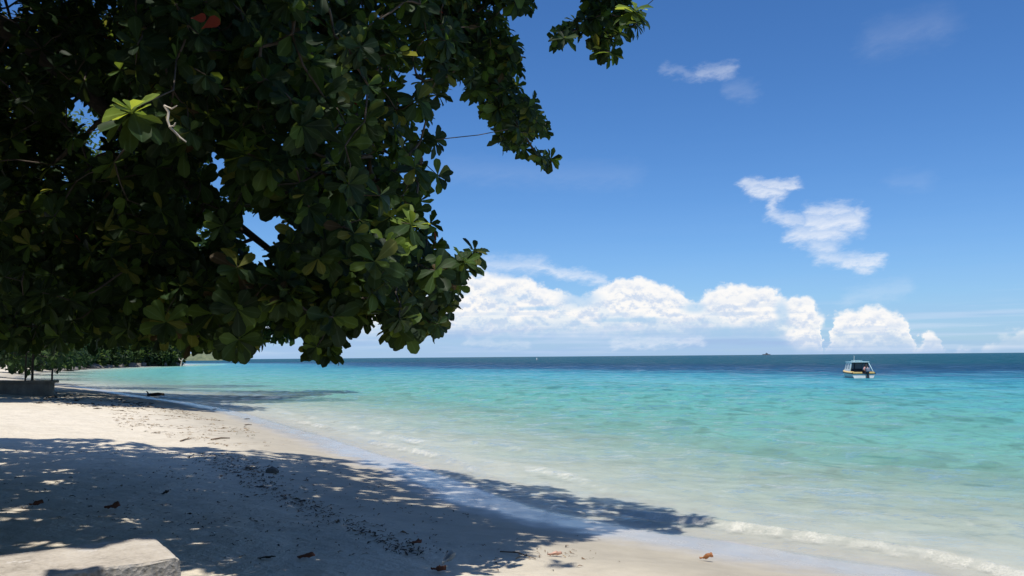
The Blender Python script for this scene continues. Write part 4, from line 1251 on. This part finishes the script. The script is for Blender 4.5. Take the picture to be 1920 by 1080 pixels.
def F3(u, v): return ((-.9 + 1.8 * u) * (1 - .1 * v), cy1 - .02 - .45 * v, zb + (zt - zb) * v)
for u0_, v0_, u1_, v1_ in [(0, 0, 1, .32), (0, .32, .06, 1), (.47, .32, .53, 1), (.94, .32, 1, 1), (.06, .92, .47, 1), (.53, .92, .94, 1)]: quad(bm, F3(u0_, v0_), F3(u1_, v0_), F3(u1_, v1_), F3(u0_, v1_), .03)
bm_obj("windscreen_frame", bm, M_DKIN, boat)
for u0_, u1_ in ((.065, .465), (.535, .935)):
    bm = bmesh.new(); quad(bm, F3(u0_, .325), F3(u1_, .325), F3(u1_, .915), F3(u0_, .915), .012); bm_obj("windscreen_pane", bm, M_GLASS, boat)
bm = bmesh.new(); add_box(bm, (0, 1.85, 1.77), (1.84, 1.95, .09), bevel=.035); bm_obj("roof", bm, M_CYAN, boat)
tube_obj("roof_rack", [([(-.5, 1.3, 1.80), (-.5, 1.3, 1.92), (.35, 1.3, 1.92), (.35, 1.3, 1.80)], [.018] * 4), ([(-.5, 2.2, 1.80), (-.5, 2.2, 1.92), (.35, 2.2, 1.92), (.35, 2.2, 1.80)], [.018] * 4)], M_CYAN, boat, 6)
tube_obj("antenna", [([(-.55, 1.1, 1.8), (-.55, 1.1, 2.0), (-.52, 1.1, 2.45)], [.03, .02, .01])], M_WHITE, boat, 6)
tube_obj("roof_strut", [([(.86, 1.0, 1.73), (.98, .6, 1.2), (1.06, .25, .78)], [.035] * 3)], M_CYAN, boat, 6)
tube_obj("roof_strut", [([(-.86, 1.0, 1.73), (-.95, 1.0, 1.2), (-1.0, 1.0, .76)], [.045] * 3)], M_CYAN, boat, 6)
bm = bmesh.new(); add_box(bm, (-.5, .45, .62), (.75, .45, .14), bevel=.05); bm_obj("bench_cushion", bm, M_ORG, boat)
bm = bmesh.new(); add_box(bm, (-.15, 2.2, .62), (1.5, .08, .75), bevel=.02); bm_obj("bulkhead", bm, M_DKIN, boat)
motor_bm = bmesh.new(); add_box(motor_bm, (.34, -.26, .98), (.36, .52, .42), bevel=.09)
mo = bm_obj("outboard_motor", motor_bm, M_COWL, boat, smooth=True)
bm = bmesh.new(); add_box(bm, (.34, -.24, .44), (.17, .26, .72), bevel=.04); add_box(bm, (.34, -.1, .66), (.34, .22, .22), bevel=.03); add_box(bm, (.34, -.28, .1), (.42, .4, .04)); bm_obj("motor_leg", bm, M_BLK, mo)

# the person bent over the stern
M_SHIRT = simple("pink and white shirt", (0.62, 0.36, 0.34), 0.9, 0.35, 5.0)
M_SKIN = simple("tanned skin", (0.26, 0.15, 0.10), 0.6, 0.1, 6.0)
M_TROU = simple("dark trousers", (0.05, 0.055, 0.07), 0.9, 0.2, 6.0)
M_HAIR = simple("dark hair", (0.02, 0.017, 0.015), 0.6, 0.3, 9.0)
def skin_body(name, joints, edges, m, parent):
    me = bpy.data.meshes.new(name)
    me.from_pydata([j[0] for j in joints], edges, [])
    o = link(name, me, parent)
    md = o.modifiers.new("skin", 'SKIN')
    for v, j in zip(me.skin_vertices[0].data, joints): v.radius = (j[1], j[1] * (j[2] if len(j) > 2 else 1.0))
    me.skin_vertices[0].data[0].use_root = True
    sb = o.modifiers.new("sub", 'SUBSURF'); sb.levels = 1; sb.render_levels = 2
    me.materials.append(m)
    for pl in me.polygons: pl.use_smooth = True
    return o
bw = Matrix.Rotation(R(-5), 4, 'Z')
ploc = bw @ Vector((.42, .62, 0)) + Vector((bp0[0], bp0[1], .13))
person = empty("person", ploc, R(-5))
tag(person, "person in a pink and white shirt sitting hunched at the boat's stern by the outboard", "person")
J = [((0, .05, .50), .14, .85), ((0, -.02, .68), .135, .8), ((0, -.12, .86), .15, .75), ((0, -.2, .97), .09), ((0, -.26, 1.05), .055), ((0, -.30, 1.14), .085), ((0, -.32, 1.23), .088),
     ((-.17, -.14, .93), .065), ((-.24, -.24, .72), .045), ((-.14, -.42, .62), .036), ((-.10, -.47, .60), .035),
     ((.17, -.14, .93), .065), ((.24, -.24, .72), .045), ((.14, -.42, .62), .036), ((.10, -.47, .60), .035),
     ((-.10, .0, .45), .085), ((-.14, -.38, .46), .06), ((-.14, -.36, .12), .045), ((-.14, -.46, .06), .038),
     ((.10, .0, .45), .085), ((.14, -.38, .46), .06), ((.14, -.36, .12), .045), ((.14, -.46, .06), .038)]
Eg = [(0, 1), (1, 2), (2, 3), (3, 4), (4, 5), (5, 6), (2, 7), (7, 8), (8, 9), (9, 10), (2, 11), (11, 12), (12, 13), (13, 14), (0, 15), (15, 16), (16, 17), (17, 18), (0, 19), (19, 20), (20, 21), (21, 22)]
skin_body("body", J, Eg, M_SKIN, person)
grow_ = lambda i, k=1.12: (J[i][0], J[i][1] * k, *(J[i][2:] if len(J[i]) > 2 else ()))
sh = [grow_(0), grow_(1, 1.15), grow_(2, 1.15), grow_(3, 1.1), grow_(7, 1.25), grow_(8, 1.3), grow_(11, 1.25), grow_(12, 1.3)]
skin_body("shirt", sh, [(0, 1), (1, 2), (2, 3), (2, 4), (4, 5), (2, 6), (6, 7)], M_SHIRT, person)
tr_ = [grow_(0, 1.05), grow_(15, 1.15), grow_(16, 1.2), grow_(17, 1.3), grow_(19, 1.15), grow_(20, 1.2), grow_(21, 1.3)]
skin_body("trousers", tr_, [(0, 1), (1, 2), (2, 3), (0, 4), (4, 5), (5, 6)], M_TROU, person)
bm = bmesh.new(); bmesh.ops.create_uvsphere(bm, u_segments=14, v_segments=9, radius=.105, matrix=Matrix.Translation((0, -.295, 1.235)) @ Matrix.Diagonal((.95, 1.05, .95, 1)))
bmesh.ops.delete(bm, geom=[v for v in bm.verts if v.co.z < 1.2 and v.co.y < -.3], context='VERTS')
bm_obj("hair", bm, M_HAIR, person, smooth=True)

# ------------------------------------------------------------------ far things on the water
sp = at(1437, 664.4, 5200); 
ship = empty("cargo_ship", (sp[0], sp[1], 0)); tag(ship, "tiny dark ship on the horizon left of the boat", "ship")
M_SHIP = simple("ship grey", (0.10, 0.11, 0.13), 0.6, 0.2, .1)
u1 = 5200 / FPX * 0.72
bm = bmesh.new()
hs_ = [[(-10 * u1, -5, 2.6 * u1), (-9.2 * u1, -5, -1), (9.6 * u1, -5, -1), (10.2 * u1, -5, 2.3 * u1)], [(-10 * u1, 5, 2.6 * u1), (-9.2 * u1, 5, -1), (9.6 * u1, 5, -1), (10.2 * u1, 5, 2.3 * u1)]]
va = [bm.verts.new(v) for v in hs_[0]]; vb = [bm.verts.new(v) for v in hs_[1]]
bm.faces.new(va); bm.faces.new(vb[::-1])
for i in range(4): bm.faces.new((va[i], vb[i], vb[(i + 1) % 4], va[(i + 1) % 4]))
bm_obj("hull", bm, M_SHIP, ship)
bm = bmesh.new(); add_box(bm, (1 * u1, 0, 3.4 * u1), (6 * u1, 8, 2.4 * u1), bevel=.8); add_box(bm, (0, 0, 4.9 * u1), (2.4 * u1, 6, 1.2 * u1), bevel=.5); bm_obj("superstructure", bm, M_SHIP, ship)
tube_obj("mast", [([(0, 0, 5 * u1), (0, 0, 7 * u1)], [.8, .5])], M_SHIP, ship, 6)

mk = at_z(1006.5, 675.2, 0.0); u1 = mk[1] / FPX
bu = empty("marker_buoy", (mk[0], mk[1], 0)); tag(bu, "small white marker buoy far out below the horizon", "buoy")
bm = bmesh.new(); bmesh.ops.create_cone(bm, cap_ends=True, segments=12, radius1=1.3 * u1, radius2=.6 * u1, depth=1.8 * u1, matrix=Matrix.Translation((0, 0, .5 * u1))); bm_obj("float", bm, M_COWL, bu)
bm = bmesh.new(); bmesh.ops.create_cone(bm, cap_ends=True, segments=12, radius1=.8 * u1, radius2=.25 * u1, depth=3.2 * u1, matrix=Matrix.Translation((0, 0, 3.0 * u1))); bm_obj("topmark", bm, M_WHITE, bu)
mk = at_z(783.5, 676.2, 0.0); u1 = mk[1] / FPX
bm = bmesh.new(); bmesh.ops.create_uvsphere(bm, u_segments=12, v_segments=8, radius=1.0 * u1, matrix=Matrix.Translation((0, 0, .2 * u1)))
bmesh.ops.create_cone(bm, cap_ends=True, segments=8, radius1=.3 * u1, radius2=.15 * u1, depth=1.2 * u1, matrix=Matrix.Translation((0, 0, 1.5 * u1)))
o = bm_obj("mooring_float", bm, M_BLK, loc=(mk[0], mk[1], 0)); tag(o, "dark mooring float near the horizon under the tree's lowest leaves", "buoy")

# ------------------------------------------------------------------ things washed up
M_LOG = simple("wet driftwood", (0.045, 0.03, 0.022), 0.6, 0.4, 8.0, 0.01)
lg = at_z(291, 741.0, 0.03); u1 = lg[1] / FPX
lo = empty("drift_log", (lg[0], lg[1], 0.0), R(4)); tag(lo, "dark brown drift log lying in the shaded water's edge", "driftwood log")
tube_obj("log", [([(-15 * u1, 0, .02), (-8 * u1, .1, .06), (4 * u1, .05, .1), (16 * u1, 0, .07)], [.08, .11, .12, .09])], M_LOG, lo, 9)
tube_obj("stub", [([(-12 * u1, 0, .05), (-15 * u1, .1, .25), (-18 * u1, .1, .33)], [.06, .045, .02])], M_LOG, lo, 6)
M_STK = simple("dry stick", (0.15, 0.10, 0.06), 0.85, 0.3, 12.0)
for a, b, rr_, lab in [((396, 825), (431, 822), .022, "longest bare brown stick on the sunlit sand"), ((338, 828), (356, 824), .018, "short dark stick at the edge of the crown's shade"), ((459, 797.5), (472, 797), .018, "small stick near the wet sand's edge"),
                       ((938, 1036), (1005, 1050), .008, "long thin dark twig crossing from shade to sunlit sand")]:
    A, B_ = on_ground(*a), on_ground(*b)
    mdp = (A + B_) / 2 + [0, .03, .02]
    o = tube_obj("stick", [([A + [0, 0, .012] - A, mdp + [0, 0, .012] - A, B_ + [0, 0, .012] - A], [rr_, rr_ * .9, rr_ * .5])], M_STK, None, 6)
    o.location = A
    tag(o, lab, "stick", "sticks on the sand")
M_DRY = [simple("dry orange leaf", (0.38, 0.155, 0.06), 0.75, 0.4, 22.0), simple("dry red brown leaf", (0.17, 0.06, 0.03), 0.8, 0.4, 22.0), simple("dry grey leaf", (0.33, 0.34, 0.31), 0.7, 0.35, 22.0), simple("dark wet leaf", (0.05, 0.04, 0.03), 0.6, 0.4, 22.0), simple("pale pink brown leaf", (0.50, 0.30, 0.23), 0.8, 0.35, 25.0)]
def dry_leaf(px, py, size, m, rz, curl, lab, lift=0.02):
    tt = np.linspace(0, 1, 13); ww = np.interp(tt, [0, .1, .35, .6, .8, .93, 1], [.02, .05, .15, .23, .26, .17, .02])
    V = []; F_ = []
    rr = np.random.default_rng(int(px))
    for i, (q_, hw) in enumerate(zip(tt, ww)):
        for k in range(7):
            s_k = (k - 3) / 3
            z = curl * (s_k * s_k) * hw * 1.3 + curl * .10 * (q_ - .4) ** 2 * 4 + rr.normal() * .022 + .045 * math.sin(q_ * 12 + s_k * 4 + px) * curl
            V.append((q_ - .5, s_k * hw * (1 - .30 * curl * abs(s_k)) + .06 * math.sin(q_ * 5), z))
    for i in range(12):
        for k in range(6):
            a = i * 7 + k; F_.append((a, a + 1, a + 8, a + 7))
    g = on_ground(px, py)
    o = link("fallen_leaf", np_mesh("fallen_leaf", np.array(V) * size, np.array(F_), [M_DRY[m]]), None, (g[0], g[1], max(g[2], 0) + lift))
    o.rotation_euler = (R(rr.uniform(-15, 15)), R(rr.uniform(-14, 14)), rz)
    sm = o.modifiers.new("thick", 'SOLIDIFY'); sm.thickness = 0.002
    return tag(o, lab, "leaf", "fallen leaves on the beach")
dry_leaf(1325, 1053, .165, 0, R(-25), 1.0, "curled orange brown leaf on the wet sand at the water's edge", .035)
dry_leaf(1040, 1044, .17, 4, R(15), .6, "pinkish crumpled leaf on sunlit sand by the shade edge")
dry_leaf(574, 1049, .18, 1, R(10), .7, "flat red brown leaf on shaded sand in front")
dry_leaf(840, 1064, .20, 2, R(60), 1.2, "crumpled pale grey leaf standing up at the bottom edge", .06)
dry_leaf(822, 1074, .16, 1, R(-15), .9, "dark curled leaf tucked against the crumpled grey one")
dry_leaf(500, 1050, .18, 3, R(3), .3, "flat dark leaf left of the red brown one")
dry_leaf(210, 957, .19, 1, R(20), 1.0, "curled red brown leaf in deep shade above the concrete block", .03)
dry_leaf(780, 1022, .14, 1, R(40), .8, "small red leaf on the shaded wrack line")
dry_leaf(310, 928, .15, 3, R(-20), .8, "dark leaf by the brightest fleck of sun")
dry_leaf(68, 951, .16, 1, R(35), 1.0, "dark curled leaf between two flecks of sun at the left", .03)
o = bm_obj("beach_stone", rock_mesh(5, .13, .1, .09), M_ROCK, loc=tuple(on_ground(510, 886) + [0, 0, .03])); tag(o, "dark rounded stone on the shaded sand", "stone")
g = on_ground(463, 786.5)
M_PALE = simple("bleached shell", (0.6, 0.58, 0.54), 0.6, 0.2, 9.0)
o = bm_obj("washed_up_clump", rock_mesh(9, .15, .06, .02), M_DRY[3], loc=(g[0], g[1], max(g[2], 0) + .03)); tag(o, "dark clump of weed washed up on the wet sand", "seaweed", "weed clumps at the water's edge")
g = on_ground(402, 768)
o = bm_obj("washed_up_clump", rock_mesh(10, .14, .08, .02), M_DRY[3], loc=(g[0], g[1], max(g[2], 0) + .03)); tag(o, "farther small dark weed clump in the shallow film of water", "seaweed", "weed clumps at the water's edge")

# loose wrack: blades of sea grass, bits of leaf and twig strewn on the sand
def strew(name, n, fpos, lmin, lmax, mats, probs, label, seed, wk=0.16):
    rnd = np.random.default_rng(seed)
    P = fpos(n, rnd)
    sx = shore_s(P[:, 0], P[:, 1]); P = P[sx < -0.15]
    n = len(P)
    z = ground_z(P[:, 0], P[:, 1])
    L = rnd.uniform(lmin, lmax, n) * rnd.uniform(.5, 1.2, n)
    th = rnd.random(n) * math.pi * 2
    bend = rnd.normal(size=n) * .35
    k = 5; V = np.zeros((n, k, 2, 3))
    for i in range(k):
        q_ = i / (k - 1) - .5
        a = th + bend * q_ * 2
        cx = P[:, 0] + L * q_ * np.cos(a); cy_ = P[:, 1] + L * q_ * np.sin(a)
        hw = L * wk * (1 - (2 * q_) ** 2 * .8) * .5
        zz = z + .006 + rnd.random(n) * .018 * (1 if 0 < i < k - 1 else .25)
        for sgn, j in ((-1, 0), (1, 1)):
            V[:, i, j, 0] = cx - sgn * hw * np.sin(a); V[:, i, j, 1] = cy_ + sgn * hw * np.cos(a); V[:, i, j, 2] = zz + sgn * hw * .5 * rnd.normal(size=n)
    F_ = np.array([(2 * i, 2 * i + 1, 2 * i + 3, 2 * i + 2) for i in range(k - 1)])
    Ff = (F_[None] + (np.arange(n) * k * 2)[:, None, None]).reshape(-1, 4)
    mi = np.repeat(rnd.choice(len(mats), n, p=probs), k - 1)
    return tag(link(name, np_mesh(name, V.reshape(-1, 3), Ff, mats, mi)), label, None, None, "stuff")
M_WR = [simple("wrack dark", (0.055, 0.040, 0.028), .85, .4, 15.0), simple("wrack brown", (0.17, 0.105, 0.055), .85, .4, 15.0), simple("wrack tan", (0.30, 0.215, 0.12), .85, .3, 15.0), simple("wrack green", (0.085, 0.085, 0.035), .8, .3, 15.0)]
wr_px = [(460, 902), (520, 925), (575, 950), (630, 975), (680, 990), (710, 1010), (760, 1030), (790, 1040)]
wr2_px = [(390, 852), (430, 865), (480, 885), (500, 905), (520, 925)]
def on_line(pxs, spread):
    L = np.array([on_ground(*q_)[:2] for q_ in pxs])
    def f(n, rnd):
        t_ = rnd.random(n) * (len(L) - 1)
        B_ = np.stack([np.interp(t_, np.arange(len(L)), L[:, i]) for i in (0, 1)], 1)
        cl = vnoise(t_ * 5.0, t_ * 0 + .5, 6) * .6 + vnoise(t_ * 17.0, t_ * 0 + .5, 7) * .4
        m = rnd.random(n) < np.clip(cl * 4.0 - 1.6, .03, 1)
        return (B_ + rnd.normal(size=(n, 2)) * spread)[m]
    return f
strew("wrack_line", 900, on_line(wr_px, .17), .03, .15, M_WR, [.6, .3, .05, .05], "dark broken line of dried seagrass across the shaded sand", 70, .2)
strew("wrack_patch", 700, on_line(wr2_px, .35), .05, .17, M_WR, [.6, .25, .05, .1], "dark seagrass patches at the far edge of the shade", 71, .2)
def in_px(poly, pw=.5):
    def f(n, rnd):
        out_ = []
        G = np.array([on_ground(*q_)[:2] for q_ in poly])
        lo_, hi_ = G.min(0), G.max(0)
        q_ = rnd.uniform(lo_, hi_, (n * 4, 2)); q_ = q_[in_poly(q_[:, 0], q_[:, 1], [tuple(g_) for g_ in G])]
        cl = fbm(q_[:, 0] * .7, q_[:, 1] * .7, 8, 3)
        q_ = q_[rnd.random(len(q_)) < np.clip((cl - .42) * 5, .04, 1)]
        return q_[:n]
    return f
strew("sunlit_litter", 1300, in_px([(200, 762), (330, 765), (460, 800), (600, 845), (420, 838), (330, 822), (220, 800)]), .06, .3, M_WR, [.06, .36, .53, .05], "brown seagrass litter on the sunlit sand near the water", 72, .13)
strew("shade_litter", 800, in_px([(0, 840), (600, 862), (900, 960), (1080, 1020), (960, 1078), (360, 1078), (0, 1000)]), .015, .12, M_WR, [.45, .38, .12, .05], "dark bits of leaf and twig strewn over the shaded sand", 73, .2)
strew("fore_litter", 160, in_px([(900, 1015), (1120, 1000), (1290, 1060), (1280, 1080), (900, 1080)]), .03, .12, M_WR, [.3, .4, .15, .15], "sparse seagrass blades on the sunlit front sand", 74, .13)
strew("far_litter", 500, in_px([(100, 735), (270, 755), (330, 768), (240, 772), (60, 757)]), .15, .6, M_WR, [.8, .2, 0, 0], "dark wrack under the far shade beside the wall", 75, .2)
